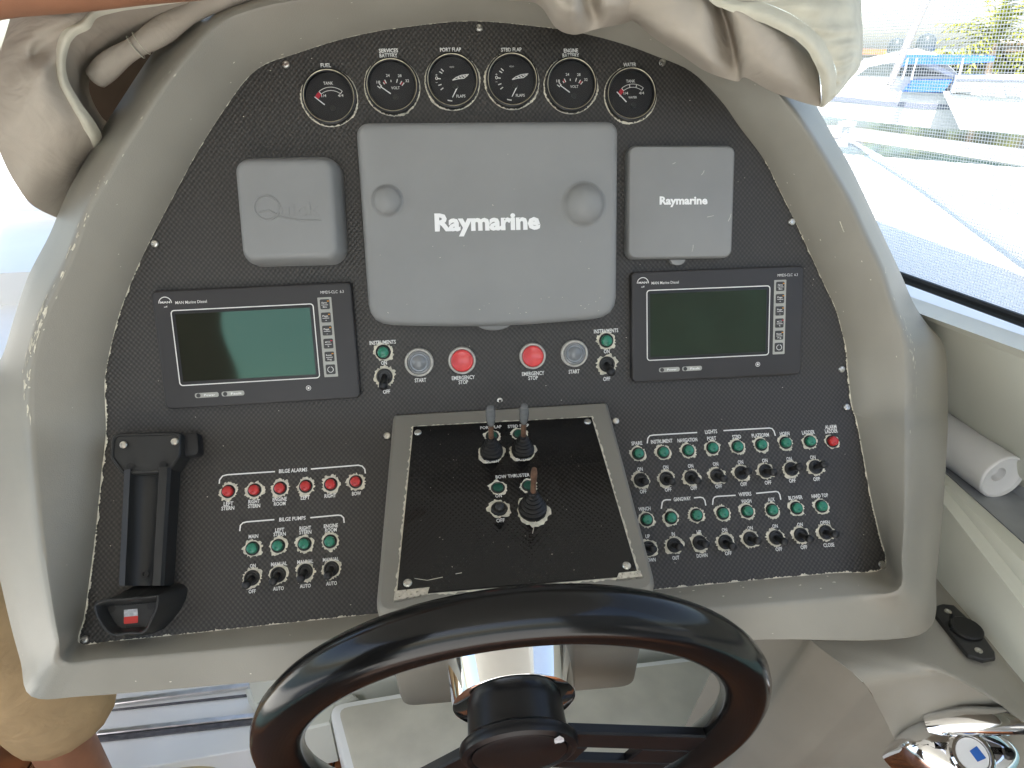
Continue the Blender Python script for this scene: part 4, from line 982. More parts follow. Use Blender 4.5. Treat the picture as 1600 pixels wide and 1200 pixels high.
def loftlines(name, lines, m, parent, bev=.006):
    S = spread(lines); b = NB(); N = 12; rows_ = []
    for a, c2 in S: rows_.append([b.verts.new(a.lerp(c2, k/N)) for k in range(N+1)])
    ed = []
    for i in range(len(rows_)-1):
        for k in range(N): b.faces.new((rows_[i][k], rows_[i][k+1], rows_[i+1][k+1], rows_[i+1][k]))
    if bev:
        b.edges.ensure_lookup_table()
        es = [e for e in b.edges if any(e.verts[0] in r and e.verts[1] in r for r in rows_[1:-1])]
        bmesh.ops.bevel(b, geom=es, offset=bev, segments=3, affect='EDGES', profile=.5)
    return link(name, b, m, parent, angle=60)
loftlines('upper_side', [(l_seal[0]+Vector((.05, 0, 0)), l_seal[1]+Vector((.05, 0, 0))), l_seal, l_sill, (Vector((l_back[0].x+.01, l_back[0].y, 1.072)), Vector((l_back[1].x+.01, l_back[1].y, 1.072)))], 'cream_grp', coam, .004)
loftlines('ledge', [(l_lip[0]+Vector((0.002, 0, -.02)), l_lip[1]+Vector((.002, 0, -.02))), l_lip, l_lip2, l_grv, l_edge, l_edge2, l_bot], 'cream_grp', coam, .005)
l_tb = (Vector((l_back[0].x, l_back[0].y, 1.074)), Vector((l_back[1].x, l_back[1].y, 1.074)))
l_tf = (l_lip[0]+Vector((.004, 0, -.014)), l_lip[1]+Vector((.004, 0, -.014)))
loftlines('tray', [(l_lip[0]+Vector((.001, 0, .001)), l_lip[1]+Vector((.001, 0, .001))), l_tf, l_tb, (l_tb[0]+Vector((.004, 0, .03)), l_tb[1]+Vector((.004, 0, .03)))], 'tray', coam, .004)
# ledge with the socket, and the moulding that runs down to the throttle
zL = l_bot[0].z - .002
P = {}
b = NB()
gridpts = [
 [wz(1462, 880, zL), wz(1476, 912, zL+.001), wx(1700, 1180, .580)],
 [wz(1240, 900, zL), wz(1500, 990, zL), wx(1690, 1200, .577)],
 [wz(1225, 950, zL-.004), wz(1450, 1030, zL-.004), wz(1640, 1160, zL-.01)],
 [wz(1270, 1003, zL-.010), wz(1440, 1048, zL-.012), wz(1545, 1046, zL-.012)],
 [wz(1345, 1062, zL-.028), wz(1440, 1066, zL-.03), wz(1560, 1066, zL-.03)],
 [wz(1375, 1110, zL-.095), wz(1450, 1115, zL-.10), wz(1600, 1115, zL-.10)],
 [wz(1400, 1160, zL-.15), wz(1460, 1170, zL-.16), wz(1640, 1170, zL-.16)],
 [wz(1432, 1230, zL-.21), wz(1500, 1240, zL-.22), wz(1700, 1240, zL-.22)],
 [wz(1450, 1300, zL-.26), wz(1540, 1320, zL-.27), wz(1760, 1320, zL-.27)]]
nU, nV = 12, 40
G2 = []
for j in range(nV+1):
    G2.append([b.verts.new(Vector(cr([cr([list(p) for p in r], i/nU) for r in gridpts], j/nV))) for i in range(nU+1)])
for j in range(nV):
    for i in range(nU): b.faces.new((G2[j][i], G2[j][i+1], G2[j+1][i+1], G2[j+1][i]))
low = thing('lower_moulding', 'grey moulded side ledge curving down from the console to the throttle', 'moulding')
G2c = [g[0].co.copy() for g in G2]
link('ledge', b, 'taupe', low, angle=180)
# leg well: right cheek, back wall, floor pieces
b = NB()
A = [wz(1178, 1003, 0), wz(1272, 999, 0)]
e1 = blendpt(1178, 1002, -.02); e2 = blendpt(1275, 999, -.01)
e1 = blendpt(1165, 985, -.03)
j0 = int(nV*3/8); c1_ = wz(1262, 985, zL-.006)
c_ = [c1_ - (G2c[j0+4]-c1_)*1.3, c1_] + [G2c[j] for j in range(j0, nV+1, 2)]
top_ = [b.verts.new(p) for p in c_]
bot_ = [b.verts.new(Vector((p.x-.02, p.y+.26, .02))) for i, p in enumerate(c_)]
for i in range(len(c_)-1): b.faces.new((top_[i], top_[i+1], bot_[i+1], bot_[i]))
bmesh.ops.subdivide_edges(b, edges=b.edges[:], cuts=2, use_grid_fill=True); link('leg_well_cheek', b, 'taupe_dark', low, angle=180)
# socket plate
zS = zL + .004
pl = [wz(x, y, zS) for x, y in ((1461,963),(1463,948),(1472,945),(1490,947),(1527,982),(1554,1020),(1555,1030),(1536,1033),(1512,1025),(1496,1006))]
ctr = sum(pl, Vector())/len(pl)
sock = thing('socket_plate', 'black hinged socket cover with two screws on the side ledge', 'socket', Matrix.Translation((ctr.x, ctr.y, zS-.003)))
ol = ccw([(p.x-ctr.x, p.y-ctr.y) for p in pl])
b = NB(); slab(b, ol, [(0, 0), (0, .004), (.001, .0052), (.0022, .0055)]); link('plate', b, 'black_matt', sock)
q = wz(1508, 986, zS)-ctr; b = NB(); lathe(b, [(.0185, .005), (.0185, .0085), (.0165, .0100), (0, .0104)], Matrix.Translation((q.x, q.y, 0)), 28); link('flap', b, 'rubber', sock)
q2 = wz(1484, 976, zS)-ctr; b = NB(); tube(b, [(q2.x-.006, q2.y-.012, .007), (q2.x+.010, q2.y+.010, .007)], .0032, 8); link('hinge', b, 'black', sock)
for x, y in ((1480,958),(1528,1019)):
    q = wz(x, y, zS)-ctr; b = NB(); lathe(b, [(.0044, .005), (.0042, .0064), (.002, .0066), (.0016, .0058), (0, .0058)], Matrix.Translation((q.x, q.y, 0)), 16); link('screw', b, 'steel', sock)
# white paper roll in the tray
a, c2 = wx(1470, 655, .700), wx(1572, 738, .700)
ax = Vector((0, a.y-c2.y, 0)).normalized() if True else None
roll = thing('paper_roll', 'white embossed paper roll lying in the grey tray', 'paper roll', frame_z((.700, c2.y, 1.108), (-.06, 1, 0)))
b = NB(); rr0 = .034; n_ = 40; zz = []
L_ = .46; NL = 60
pr = [(rr0*.93, .0), (rr0, .0015)]
for k in range(NL): pr += [(rr0*(1+.006*(k % 2)), .004+L_*k/NL)]
lathe(b, pr, n=n_, cap=False); link('wrap', b, 'paper', roll, angle=80)
b = NB(); lathe(b, [(rr0*.93, .0), (rr0*.90, .004), (rr0*.80, .0065), (rr0*.60, .008), (rr0*.32, .009), (rr0*.30, .02), (0, .03)], n=n_, cap=False); link('hollow', b, 'paper', roll)
# throttle control
zt_ = zL-.140
q = wz(1496, 1172, zt_)
thr = thing('throttle_control', 'chrome throttle control with black lever grip at the lower right', 'throttle', Matrix.Translation(q) @ Matrix.Rotation(R_(-12), 4, 'Z') @ Matrix.Rotation(R_(30), 4, 'X') @ Matrix.Scale(1.22, 4))
b = NB(); ol = [(.052*math.cos(R_(a))*(1+.10*math.cos(R_(2*a))), .036*math.sin(R_(a))) for a in range(0, 360, 10)]
slab(b, ol, [(0, -.05), (0, -.004), (.002, .006), (.006, .014), (.012, .019), (.020, .0215), (.026, .022)]); link('housing', b, 'chrome', thr, angle=60)
b = NB(); lathe(b, [(.021, .020), (.021, .026), (.019, .028), (.0165, .028), (.0155, .026), (0, .026)], Matrix.Translation((.0, -.006, 0)), 32); hb = link('pivot_cap', b, 'chrome', thr)
b = NB(); lathe(b, [(.0150, .0264), (0, .0266)], Matrix.Translation((.0, -.006, 0)), 28, cap=False); link('badge', b, 'logo', hb)
b = NB(); quad(b, [(.003, -.012, .0268), (.012, -.008, .0268), (.006, .002, .0268), (-.002, -.003, .0268)]); link('badge_mark', b, 'blue', hb, smooth=False)
b = NB(); tube(b, [(-.030, .020, .012), (.0, .024, .030), (.04, .026, .034), (.085, .030, .040), (.14, .034, .05)], [.012, .014, .013, .011, .010], 14); link('lever_arm', b, 'chrome', thr)
b = NB(); tube(b, [(.052, .002, .030), (.060, .001, .034), (.075, .000, .040), (.11, -.002, .05), (.16, -.004, .062)], [.010, .017, .0195, .020, .020], 18); link('grip', b, 'black', thr)

# ================================================================== below the console
b = NB(); box(b, (.22, .58, .46), (1.68, .05, .90)); low2 = thing('bulkhead', 'cream bulkhead behind the leg well', 'bulkhead'); link('wall', b, 'cream_grp', low2)
# nonskid foot step
zst = .24
pts_ = [wz(x, y, zst) for x, y in ((512,1100),(700,1068),(1130,1018),(1200,1150),(1210,1290),(560,1290))]
stp = thing('foot_step', 'white rounded foot step with textured cream top, behind the wheel', 'step')
ol = ccw([(p.x, p.y) for p in pts_])
ol = round_poly(ol, [.045, .03, .03, .03, .03, .03], 5)
b = NB(); slab(b, ol, [(0, .012), (0, zst-.012), (.003, zst-.004), (.010, zst)]); body = link('body', b, 'white', stp)
b = NB(); o2 = round_poly(inset2(ccw([(p.x, p.y) for p in pts_]), .020), [.02]*len(pts_), 4); slab(b, o2, [(0, zst+.0005), (0, zst+.002), (.002, zst+.003)]); link('pad', b, 'nonskid', stp)
# white sliding door track on the floor, left
trk = thing('door_track', 'white and metal sliding door track below the left of the console', 'door track')
def bar(name, px, z, h, m):
    P_ = [wz(x, y, z) for x, y in px]; b = NB(); o = ccw([(p.x, p.y) for p in P_]); slab(b, o, [(0, z-h), (0, z-.002), (.002, z)]); return link(name, b, m, trk)
bar('base', ((135,1215),(148,1085),(430,1040),(425,1165)), .10, .085, 'white')
bar('rail', ((170,1101),(178,1092),(394,1064),(388,1073)), .112, .01, 'alu'); bar('groove', ((174,1110),(176,1107),(390,1083),(389,1087)), .106, .004, 'darkstrip')
bar('rail', ((150,1148),(154,1140),(404,1112),(403,1120)), .109, .007, 'alu'); bar('groove', ((146,1160),(150,1150),(403,1122),(402,1131)), .105, .003, 'darkstrip')
b = NB(); 
P_ = [wz(x, y, .16) for x, y in ((382,1075),(520,1055),(560,1090),(525,1100),(516,1130),(430,1150))]; slab(b, ccw([(p.x, p.y) for p in P_]), [(0, .012), (0, .155), (.005, .16)]); lk = thing('floor_box', 'cream floor box between the door track and foot step', 'box'); link('body', b, 'cream_grp', lk)

# ================================================================== left side: white bench rail outside
lb = thing('side_bulwark', 'white side bulwark with stepped rails, left of the console', 'boat side')
for k, (y0, y1, z0_, m) in enumerate(((-260, 110, 1.32, 'white'), (110, 286, 1.16, 'white'), (286, 300, 1.13, 'tray'), (300, 330, 1.12, 'white'), (330, 342, 1.09, 'tray'), (342, 425, 1.08, 'white'), (425, 700, .98, 'white'))):
    far_, near_ = wz(40, y0, z0_) if y0 > 60 else Vector((0, 9 + (2 if y0 < 0 else 0), 0)), wz(40, y1, z0_) if y1 > 120 else Vector((0, 6.5, 0))
    b = NB(); yf, yn = far_.y, near_.y
    box(b, (-2.2, (yf+yn)/2, z0_-.25), (3.0 if k < 6 else 2.3, abs(yf-yn)-.002, .5)); link('panel' if m == 'white' else 'rail', b, m, lb)

# ================================================================== canvas cover over the top of the console
cov = thing('canvas_cover', 'bunched beige canvas cover folded back over the top of the console', 'canvas cover', M)
fnU = lambda x, y, d: pt(x, y, FU, d)
def cloth(name, rows, nu, nv, m='canvas', amp=.003, fq=22, pleat=None):
    b = NB(); patch(b, rows, nu, nv, fnU, amp, fq, pleat); return link(name, b, m, cov, angle=180)
cloth('fold', [  # right flap
 [(960,28,.050),(990,32,.052),(1022,60,.056),(1062,86,.056),(1105,113,.058),(1150,127,.052),(1166,122,.070),(1215,147,.064),(1284,167,.050)],
 [(958,18,.075),(986,18,.078),(1030,45,.094),(1072,68,.098),(1110,92,.096),(1148,100,.062),(1166,92,.100),(1220,118,.098),(1284,142,.064)],
 [(958,-8,.085),(984,-10,.085),(1040,10,.108),(1085,35,.108),(1112,48,.100),(1138,50,.062),(1154,42,.112),(1216,72,.112),(1279,112,.066)],
 [(958,-45,.070),(983,-50,.070),(1042,-30,.098),(1082,-10,.098),(1105,2,.094),(1124,6,.062),(1140,4,.104),(1205,34,.102),(1266,84,.064)],
 [(960,-90,.020),(985,-95,.020),(1045,-80,.030),(1085,-62,.034),(1100,-50,.030),(1112,-44,.020),(1128,-42,.045),(1190,4,.050),(1250,60,.030)]], 80, 36)
cloth('fold', [  # middle lobe
 [(560,-22,.050),(700,-14,.055),(800,-2,.055),(842,8,.055),(868,44,.055),(896,54,.056),(926,47,.055),(955,40,.055),(985,32,.050)],
 [(560,-32,.070),(700,-28,.075),(800,-14,.080),(845,-4,.085),(872,26,.088),(898,34,.090),(928,28,.062),(950,20,.086),(985,18,.075)],
 [(560,-50,.08),(700,-50,.08),(800,-40,.09),(850,-28,.10),(880,-2,.105),(900,4,.108),(920,0,.064),(945,-6,.098),(985,-12,.08)],
 [(560,-90,.03),(700,-90,.03),(800,-90,.03),(850,-80,.03),(880,-70,.03),(900,-66,.03),(915,-66,.02),(940,-70,.03),(985,-80,.02)]], 80, 26)
pl_ = lambda u, v: .0045*math.sin(u*62 + 3*math.sin(u*9))*(1-v)*v*3.2
cloth('gathered_edge', [  # outside of the hem, gathered towards the band
 [(1120,-45,.088),(1147,-2,.100),(1194,5,.110),(1234,22,.112),(1269,46,.110),(1291,71,.104),(1304,102,.096),(1306,125,.086),(1301,150,.074),(1285,167,.056)],
 [(1180,-70,.085),(1220,-30,.105),(1255,-8,.112),(1283,16,.112),(1302,42,.108),(1315,66,.100),(1321,98,.092),(1318,122,.082),(1306,148,.070),(1288,166,.054)],
 [(1270,-90,.070),(1310,-50,.078),(1326,-15,.080),(1334,14,.080),(1338,40,.078),(1339,64,.074),(1336,92,.068),(1326,118,.062),(1310,144,.056),(1290,165,.050)],
 [(1290,-90,.02),(1342,-50,.02),(1346,0,.02),(1347,25,.02),(1349,48,.02),(1349,80,.02),(1343,106,.02),(1328,124,.02),(1310,146,.02),(1290,165,.03)]], 120, 30, 'canvas_hem', .0015, 30, pl_)
cloth('hem_band', [
 [(1050,-60,.096),(1112,3,.107),(1131,14,.111),(1178,31,.116),(1225,51,.117),(1256,73,.114),(1275,104,.106),(1283,130,.092),(1284,150,.078),(1281,168,.056)],
 [(1085,-55,.102),(1130,0,.113),(1162,9,.118),(1206,26,.122),(1247,48,.122),(1273,72,.118),(1290,103,.110),(1296,128,.096),(1294,150,.082),(1284,168,.060)],
 [(1120,-45,.088),(1147,-2,.101),(1194,5,.111),(1234,22,.113),(1269,46,.111),(1291,71,.105),(1304,102,.097),(1307,125,.087),(1302,150,.075),(1286,168,.057)]], 80, 8, 'canvas_hem', .001, 60)
# left drape
cloth('drape', [
 [(300,-14,.060),(187,6,.060),(150,14,.066),(131,34,.068),(108,48,.066),(97,72,.060),(92,103,.052),(98,134,.046),(117,169,.034),(135,194,.020),(148,215,-.005),(152,232,-.05)],
 [(240,-60,.05),(150,-40,.055),(110,0,.07),(92,30,.080),(76,58,.060),(62,86,.045),(66,110,.068),(76,146,.062),(94,180,.046),(110,210,.024),(122,242,-.02),(140,252,-.08)],
 [(160,-90,.03),(90,-60,.04),(60,-10,.055),(52,30,.060),(46,62,.056),(40,92,.050),(38,124,.058),(46,164,.056),(62,204,.036),(76,240,.008),(90,280,-.04),(116,304,-.10)],
 [(60,-100,.0),(30,-70,.01),(22,0,.02),(14,40,.03),(4,78,.03),(-8,120,.03),(-12,170,.028),(-6,220,.018),(8,260,-.01),(30,296,-.03),(52,322,-.06),(98,344,-.12)]], 80, 40, 'canvas', .006, 12)
cloth('hem_band', [
 [(290,3,.060),(189,18,.060),(154,27,.066),(140,45,.068),(118,56,.066),(107,76,.060),(103,103,.052),(109,130,.046),(127,162,.034),(146,187,.020),(158,208,-.006),(161,223,-.05)],
 [(292,-9,.066),(187,8,.067),(149,17,.073),(131,37,.075),(109,49,.073),(98,72,.067),(94,103,.059),(100,134,.053),(119,169,.041),(137,194,.027),(150,215,.000),(154,230,-.046)],
 [(300,-15,.060),(187,5,.060),(149,13,.066),(126,30,.068),(102,42,.066),(89,70,.060),(85,103,.052),(91,137,.046),(110,173,.034),(129,199,.020),(142,220,-.006),(147,235,-.05)]], 70, 6, 'canvas_hem', .001, 50)
cloth('inner_lining', [
 [(290,-6,.055),(187,16,.055),(140,26,.055),(112,52,.050),(99,80,.045),(97,112,.038),(110,150,.026),(142,196,.008),(160,226,-.04)],
 [(300,12,.02),(215,32,.02),(180,44,.02),(146,66,.02),(130,90,.012),(124,116,.0),(128,150,-.02),(152,192,-.05),(172,218,-.08)],
 [(310,25,-.04),(250,60,-.05),(215,80,-.05),(180,100,-.05),(156,112,-.06),(142,128,-.07),(144,154,-.08),(162,186,-.09),(190,200,-.10)]], 50, 24, 'canvas', .008, 16)
b = NB(); cl = [(150,122,-.01),(180,94,.0),(215,72,.012),(250,50,.02),(290,24,.03),(340,-2,.03),(420,-34,.03),(520,-62,.03)]
tube(b, [pt(x, y, FU, d) for x, y, d in [cr([list(c) for c in cl], k/30) for k in range(31)]], [.0115+.0015*math.sin(k*.6) for k in range(31)], 16); link('roll', b, 'canvas', cov, angle=180)
for k_2 in (0, 1):
    b = NB(); p = pt(212+9*k_2, 74-6*k_2, FU, .0135); tdir = (pt(224, 66, FU, .0135)-pt(205, 79, FU, .0135)).normalized()
    lathe(b, [(.0118, -.0008), (.0126, 0), (.0118, .0008)], frame_z(p, tdir), 20, cap=False); link('seam', b, 'canvas_hem', cov)
b = NB(); quad(b, [pt(x, y, FU, d) for x, y, d in ((90,20,-.12),(420,-60,-.12),(440,90,-.12),(120,330,-.16))]); link('back_flap', b, 'lining', cov, smooth=False)  # dark sheet painted as the shaded hollow beside the rolled canvas

# ================================================================== person left of the console
def skin_mesh(J, E_, sub=2):                     # J: {name: (pos, radius)}, E_: pairs of names; first name is the root
    names = list(J); me = bpy.data.meshes.new('s'); me.from_pydata([J[n][0] for n in names], [(names.index(a), names.index(c2)) for a, c2 in E_], [])
    o = bpy.data.objects.new('s', me); C.objects.link(o)
    md = o.modifiers.new('skin', 'SKIN'); md.use_smooth_shade = True
    sv = me.skin_vertices[0].data
    for i, n in enumerate(names):
        r = J[n][1]; sv[i].radius = r if isinstance(r, tuple) else (r, r); sv[i].use_root = (i == 0)
    ss = o.modifiers.new('sub', 'SUBSURF'); ss.levels = sub; ss.render_levels = sub
    dg = bpy.context.evaluated_depsgraph_get(); dg.update()
    out = bpy.data.meshes.new_from_object(o.evaluated_get(dg)); bpy.data.objects.remove(o); bpy.data.meshes.remove(me)
    for p in out.polygons: p.use_smooth = True
    return out
def skinned(name, J, E_, m, parent=None, sub=2):
    me = skin_mesh(J, E_, sub); me.name = name; me.materials.append(K[m]); o = bpy.data.objects.new(name, me); C.objects.link(o)
    if parent: o.parent = parent
    return o
def armpt(x, y, d): return tuple(M @ pt(x, y, FU, d))
wr = armpt(330, -62, .125); ha = armpt(430, -48, .120)
J = {'pelvis': ((-1.02,.24,.97), (.15,.12)), 'waist': ((-1.02,.23,1.14), (.14,.10)), 'chest': ((-1.0,.21,1.36), (.16,.11)), 'neckb': ((-1.0,.21,1.55), (.07,.065)), 'neck': ((-1.0,.21,1.62), .055),
 'head': ((-.99,.22,1.72), (.075,.09)), 'crown': ((-.99,.22,1.81), (.07,.085)),
 'sh_r': ((-.84,.15,1.54), .062), 'el_r': (armpt(-90, -58, .13), .046), 'fm_r': (armpt(60, -58, .13), .045), 'wr_r': (wr, .029), 'pa_r': (ha, (.036,.018)),
 'sh_l': ((-1.18,.24,1.52), .062), 'el_l': ((-1.25,.20,1.24), .045), 'wr_l': ((-1.16,.33,1.02), .03), 'pa_l': ((-1.14,.36,.94), (.036,.018)),
 'hip_r': ((-.93,.28,.90), .095), 'kn_r': ((-.905,.31,.50), .060), 'ca_r': ((-.90,.31,.36), .060), 'an_r': ((-.895,.335,.09), .040), 'ba_r': ((-.80,.41,.045), (.045,.03)), 'to_r': ((-.735,.455,.035), (.04,.022)),
 'hip_l': ((-1.11,.22,.90), .095), 'kn_l': ((-1.14,.22,.50), .060), 'ca_l': ((-1.15,.21,.36), .060), 'an_l': ((-1.15,.22,.09), .040), 'ba_l': ((-1.08,.30,.045), (.045,.03)), 'to_l': ((-1.03,.36,.035), (.04,.022))}
Ed = [('pelvis','waist'),('waist','chest'),('chest','neckb'),('neckb','neck'),('neck','head'),('head','crown'),('chest','sh_r'),('sh_r','el_r'),('el_r','fm_r'),('fm_r','wr_r'),('wr_r','pa_r'),
 ('chest','sh_l'),('sh_l','el_l'),('el_l','wr_l'),('wr_l','pa_l'),('pelvis','hip_r'),('hip_r','kn_r'),('kn_r','ca_r'),('ca_r','an_r'),('an_r','ba_r'),('ba_r','to_r'),('pelvis','hip_l'),('hip_l','kn_l'),('kn_l','ca_l'),('ca_l','an_l'),('an_l','ba_l'),('ba_l','to_l')]
for k, (dy, L) in enumerate(((-22, 0.9), (-8, 1.0), (6, .95), (18, .8))):
    f1, f2, f3 = armpt(455+30*L, -44+dy*1.1, .118), armpt(490+40*L, -36+dy*.9, .112), armpt(504+42*L, -19+dy*.7, .104)
    for n, p, r in (('a', f1, .0095), ('b', f2, .0088), ('c', f3, .0078)): J['f%d%s' % (k, n)] = (p, r)
    Ed += [('pa_r', 'f%da' % k), ('f%da' % k, 'f%db' % k), ('f%db' % k, 'f%dc' % k)]
J['t1'] = (armpt(400, -26, .115), .011); J['t2'] = (armpt(445, -18, .10), .009); Ed += [('wr_r', 't1'), ('t1', 't2')]
for k in range(4):
    J['g%da' % k] = ((-1.155+.02*k, .375, .89), .009); J['g%db' % k] = ((-1.15+.018*k, .372, .855), .008); Ed += [('pa_l', 'g%da' % k), ('g%da' % k, 'g%db' % k)]
person = skinned('person', J, Ed, 'skin')
tag(person, 'person in khaki shorts and pale shoe beside the console, one arm reaching over the canvas', 'person')
sh = {'pelvis': ((-1.02,.24,.99), (.165,.135)), 'w': ((-1.02,.235,1.08), (.155,.12)), 'hr': ((-.93,.28,.88), (.118,.118)), 'tr': ((-.90,.30,.66), (.112,.112)), 'kr': ((-.858,.318,.425), (.116,.112)),
      'hl': ((-1.11,.22,.88), (.115,.115)), 'tl': ((-1.125,.22,.66), (.105,.105)), 'kl': ((-1.14,.22,.47), (.102,.102))}
skinned('shorts', sh, [('pelvis','w'),('pelvis','hr'),('hr','tr'),('tr','kr'),('pelvis','hl'),('hl','tl'),('tl','kl')], 'khaki', person)
ts = {'p': ((-1.02,.235,1.06), (.160,.125)), 'w': ((-1.02,.23,1.18), (.152,.112)), 'c': ((-1.0,.21,1.38), (.170,.120)), 'n': ((-1.0,.21,1.53), (.085,.075)), 'r': ((-.85,.155,1.54), .074), 'rr': ((-.74,.14,1.58), .068), 'l': ((-1.18,.24,1.52), .074), 'll': ((-1.215,.22,1.40), .068)}
skinned('shirt', ts, [('p','w'),('w','c'),('c','n'),('c','r'),('r','rr'),('c','l'),('l','ll')], 'shirt', person)
for (hx, hy), (tx, ty) in (((-.925,.335),(-.70,.49)), ((-1.17,.19),(-1.0,.40))):
    m_ = lambda f, z: (hx+(tx-hx)*f, hy+(ty-hy)*f, z)
    skinned('shoe', {'h': (m_(.08,.055), (.046,.05)), 'm': (m_(.45,.05), (.050,.045)), 'b': (m_(.75,.042), (.052,.036)), 't': (m_(.95,.034), (.044,.026))}, [('h','m'),('m','b'),('b','t')], 'shoe', person)
skinned('hair', {'a': ((-1.0,.20,1.80), (.085,.085)), 'b': ((-.99,.22,1.855), (.06,.07))}, [('a','b')], 'hair', person)

# ================================================================== windscreen and what lies outside
wsc = thing('windscreen', 'side windscreen with pale woven sun screen mesh above the black rubber seal', 'windscreen')
mm = bpy.data.materials.new('sun_screen_mesh'); mm.use_nodes = True; n = mm.node_tree.nodes; l = mm.node_tree.links
pb = n['Principled BSDF']; pb.inputs['Base Color'].default_value = (.82, .84, .84, 1); pb.inputs['Roughness'].default_value = .8
tl_ = n.new('ShaderNodeBsdfTranslucent'); tl_.inputs[0].default_value = (.84, .84, .80, 1)
tr_ = n.new('ShaderNodeBsdfTransparent'); m1 = n.new('ShaderNodeMixShader'); m2 = n.new('ShaderNodeMixShader')
uv = n.new('ShaderNodeUVMap'); uv.uv_map = 'UVMap'; sp = n.new('ShaderNodeSeparateXYZ'); l.new(uv.outputs[0], sp.inputs[0])
outs = []
for c_i, pit in ((0, .0042), (1, .0040)):
    a_ = n.new('ShaderNodeMath'); a_.operation = 'MULTIPLY'; a_.inputs[1].default_value = 1/pit; l.new(sp.outputs[c_i], a_.inputs[0])
    f_ = n.new('ShaderNodeMath'); f_.operation = 'FRACT'; l.new(a_.outputs[0], f_.inputs[0])
    g_ = n.new('ShaderNodeMath'); g_.operation = 'LESS_THAN'; g_.inputs[1].default_value = .22; l.new(f_.outputs[0], g_.inputs[0]); outs.append(g_.outputs[0])
mx_ = n.new('ShaderNodeMath'); mx_.operation = 'MAXIMUM'; l.new(outs[0], mx_.inputs[0]); l.new(outs[1], mx_.inputs[1])
m1.inputs[0].default_value = .6; l.new(pb.outputs[0], m1.inputs[1]); l.new(tl_.outputs[0], m1.inputs[2])
l.new(mx_.outputs[0], m2.inputs[0]); l.new(tr_.outputs[0], m2.inputs[1]); l.new(m1.outputs[0], m2.inputs[2]); l.new(m2.outputs[0], n['Material Output'].inputs[0])
K['mesh'] = mm
s0_, s1_ = level(*l_seal)
up_ = Vector((-.10, 0, .95))
b = NB(); f = quad(b, [s0_+Vector((.012, 1.2, .01)), s1_+Vector((.012, 0, .01)), s1_+Vector((.012, 0, .01))+up_, s0_+Vector((.012, 1.2, .01))+up_])
uvl = b.loops.layers.uv.new('UVMap')
for lp in f.loops: lp[uvl].uv = (lp.vert.co.y, lp.vert.co.z)
link('screen_mesh', b, 'mesh', wsc, smooth=False)
b = NB(); tube(b, [s0_+Vector((.002, 1.2, .006)), s1_+Vector((.002, 0, .006))], .0075, 10); link('rubber_seal', b, 'seal', wsc)
# own side deck
def flat(name, px, z, m, kind='structure'):
    b = NB(); b.faces.new([b.verts.new(wz(x, y, z)) for x, y in px]); o = struct(name, b, m, smooth=False, kind=kind); return o
b = NB(); P_ = [Vector((.86, -1.6, 1.14)), Vector((3.2, -1.6, 1.14)), wz(1680, 268, 1.14), wz(1320, 240, 1.14), Vector((.86, 3.6, 1.14))]
o_ = ccw([(p.x, p.y) for p in P_]); slab(b, o_, [(0, .9), (0, 1.13), (.01, 1.14)]); struct('fore_deck', b, 'white')
hatch = thing('deck_hatch', 'grey triangular deck panel on the white deck outside, right edge of the picture', 'deck panel')
b = NB(); P_ = [wz(x, y, 1.143) for x, y in ((1478,306),(1640,276),(1640,352),(1560,325))]; slab(b, ccw([(p.x, p.y) for p in P_]), [(0, 1.141), (0, 1.149), (.003, 1.151)]); link('panel', b, 'deckgrey', hatch)
rail = thing('mooring_line', 'thick grey mooring line running diagonally across the white deck outside', 'rope')
b = NB(); tube(b, [wz(1316, 214, 1.17), wz(1380, 250, 1.165), wz(1450, 295, 1.163), wz(1530, 352, 1.163), wz(1640, 428, 1.163)], .013, 10); link('rope', b, 'deckgrey', rail)
b = NB(); lathe(b, [(.05, 1.14), (.045, 1.17), (.02, 1.18), (.02, 1.24), (.05, 1.25), (.05, 1.27), (0, 1.28)], Matrix.Translation((wz(1318, 222, 1.16).x, wz(1318, 222, 1.16).y, 0)), 16)
cl_ = thing('bow_cleat', 'white round deck bollard at the far end of the mooring line', 'bollard'); link('post', b, 'white', cl_)
# water, dock and the boats across the water
b = NB(); quad(b, [(-600, -600, -1.7), (900, -600, -1.7), (900, 1500, -1.7), (-600, 1500, -1.7)]); struct('water', b, 'water', smooth=False)
hd = rayw(1450, 150); hd.z = 0; hd.normalize(); hs = Vector((hd.y, -hd.x, 0))
def plane_pt(x, y, D):
    r = rayw(x, y); return CW + r*(D/r.dot(hd))
def extr(bm, px, D, thick):
    F0 = [plane_pt(x, y, D) for x, y in px]; a = [bm.verts.new(p) for p in F0]; c2 = [bm.verts.new(p + hd*thick) for p in F0]
    bm.faces.new(a); bm.faces.new(c2[::-1]); N = len(px)
    for k in range(N): bm.faces.new((a[k], a[(k+1) % N], c2[(k+1) % N], c2[k]))
def piece(name, px, D, thick, m, parent):
    b = NB(); extr(b, px, D, thick); return link(name, b, m, parent, smooth=False)
dk = thing('floating_dock', 'long grey floating dock in the water below the moored boats', 'dock')
piece('deck', ((1180,196),(1300,206),(1450,226),(1760,268),(1760,284),(1450,236),(1300,214),(1180,204)), 18, 1.6, 'dock', dk)
bt = thing('motor_yacht', 'white motor yacht with dark windows, two radar domes and blue canvas, moored across the water', 'boat')
hull = piece('hull', ((1200,138),(1317,141),(1410,143),(1560,150),(1800,160),(1800,214),(1600,208),(1446,200),(1301,183),(1230,170)), 30, 4.5, 'white', bt)
piece('stripe', ((1240,147),(1300,150),(1383,158),(1446,162),(1600,167),(1800,170),(1800,177),(1600,175),(1446,170),(1383,165),(1300,157),(1240,153)), 29.95, .1, 'navy', hull)
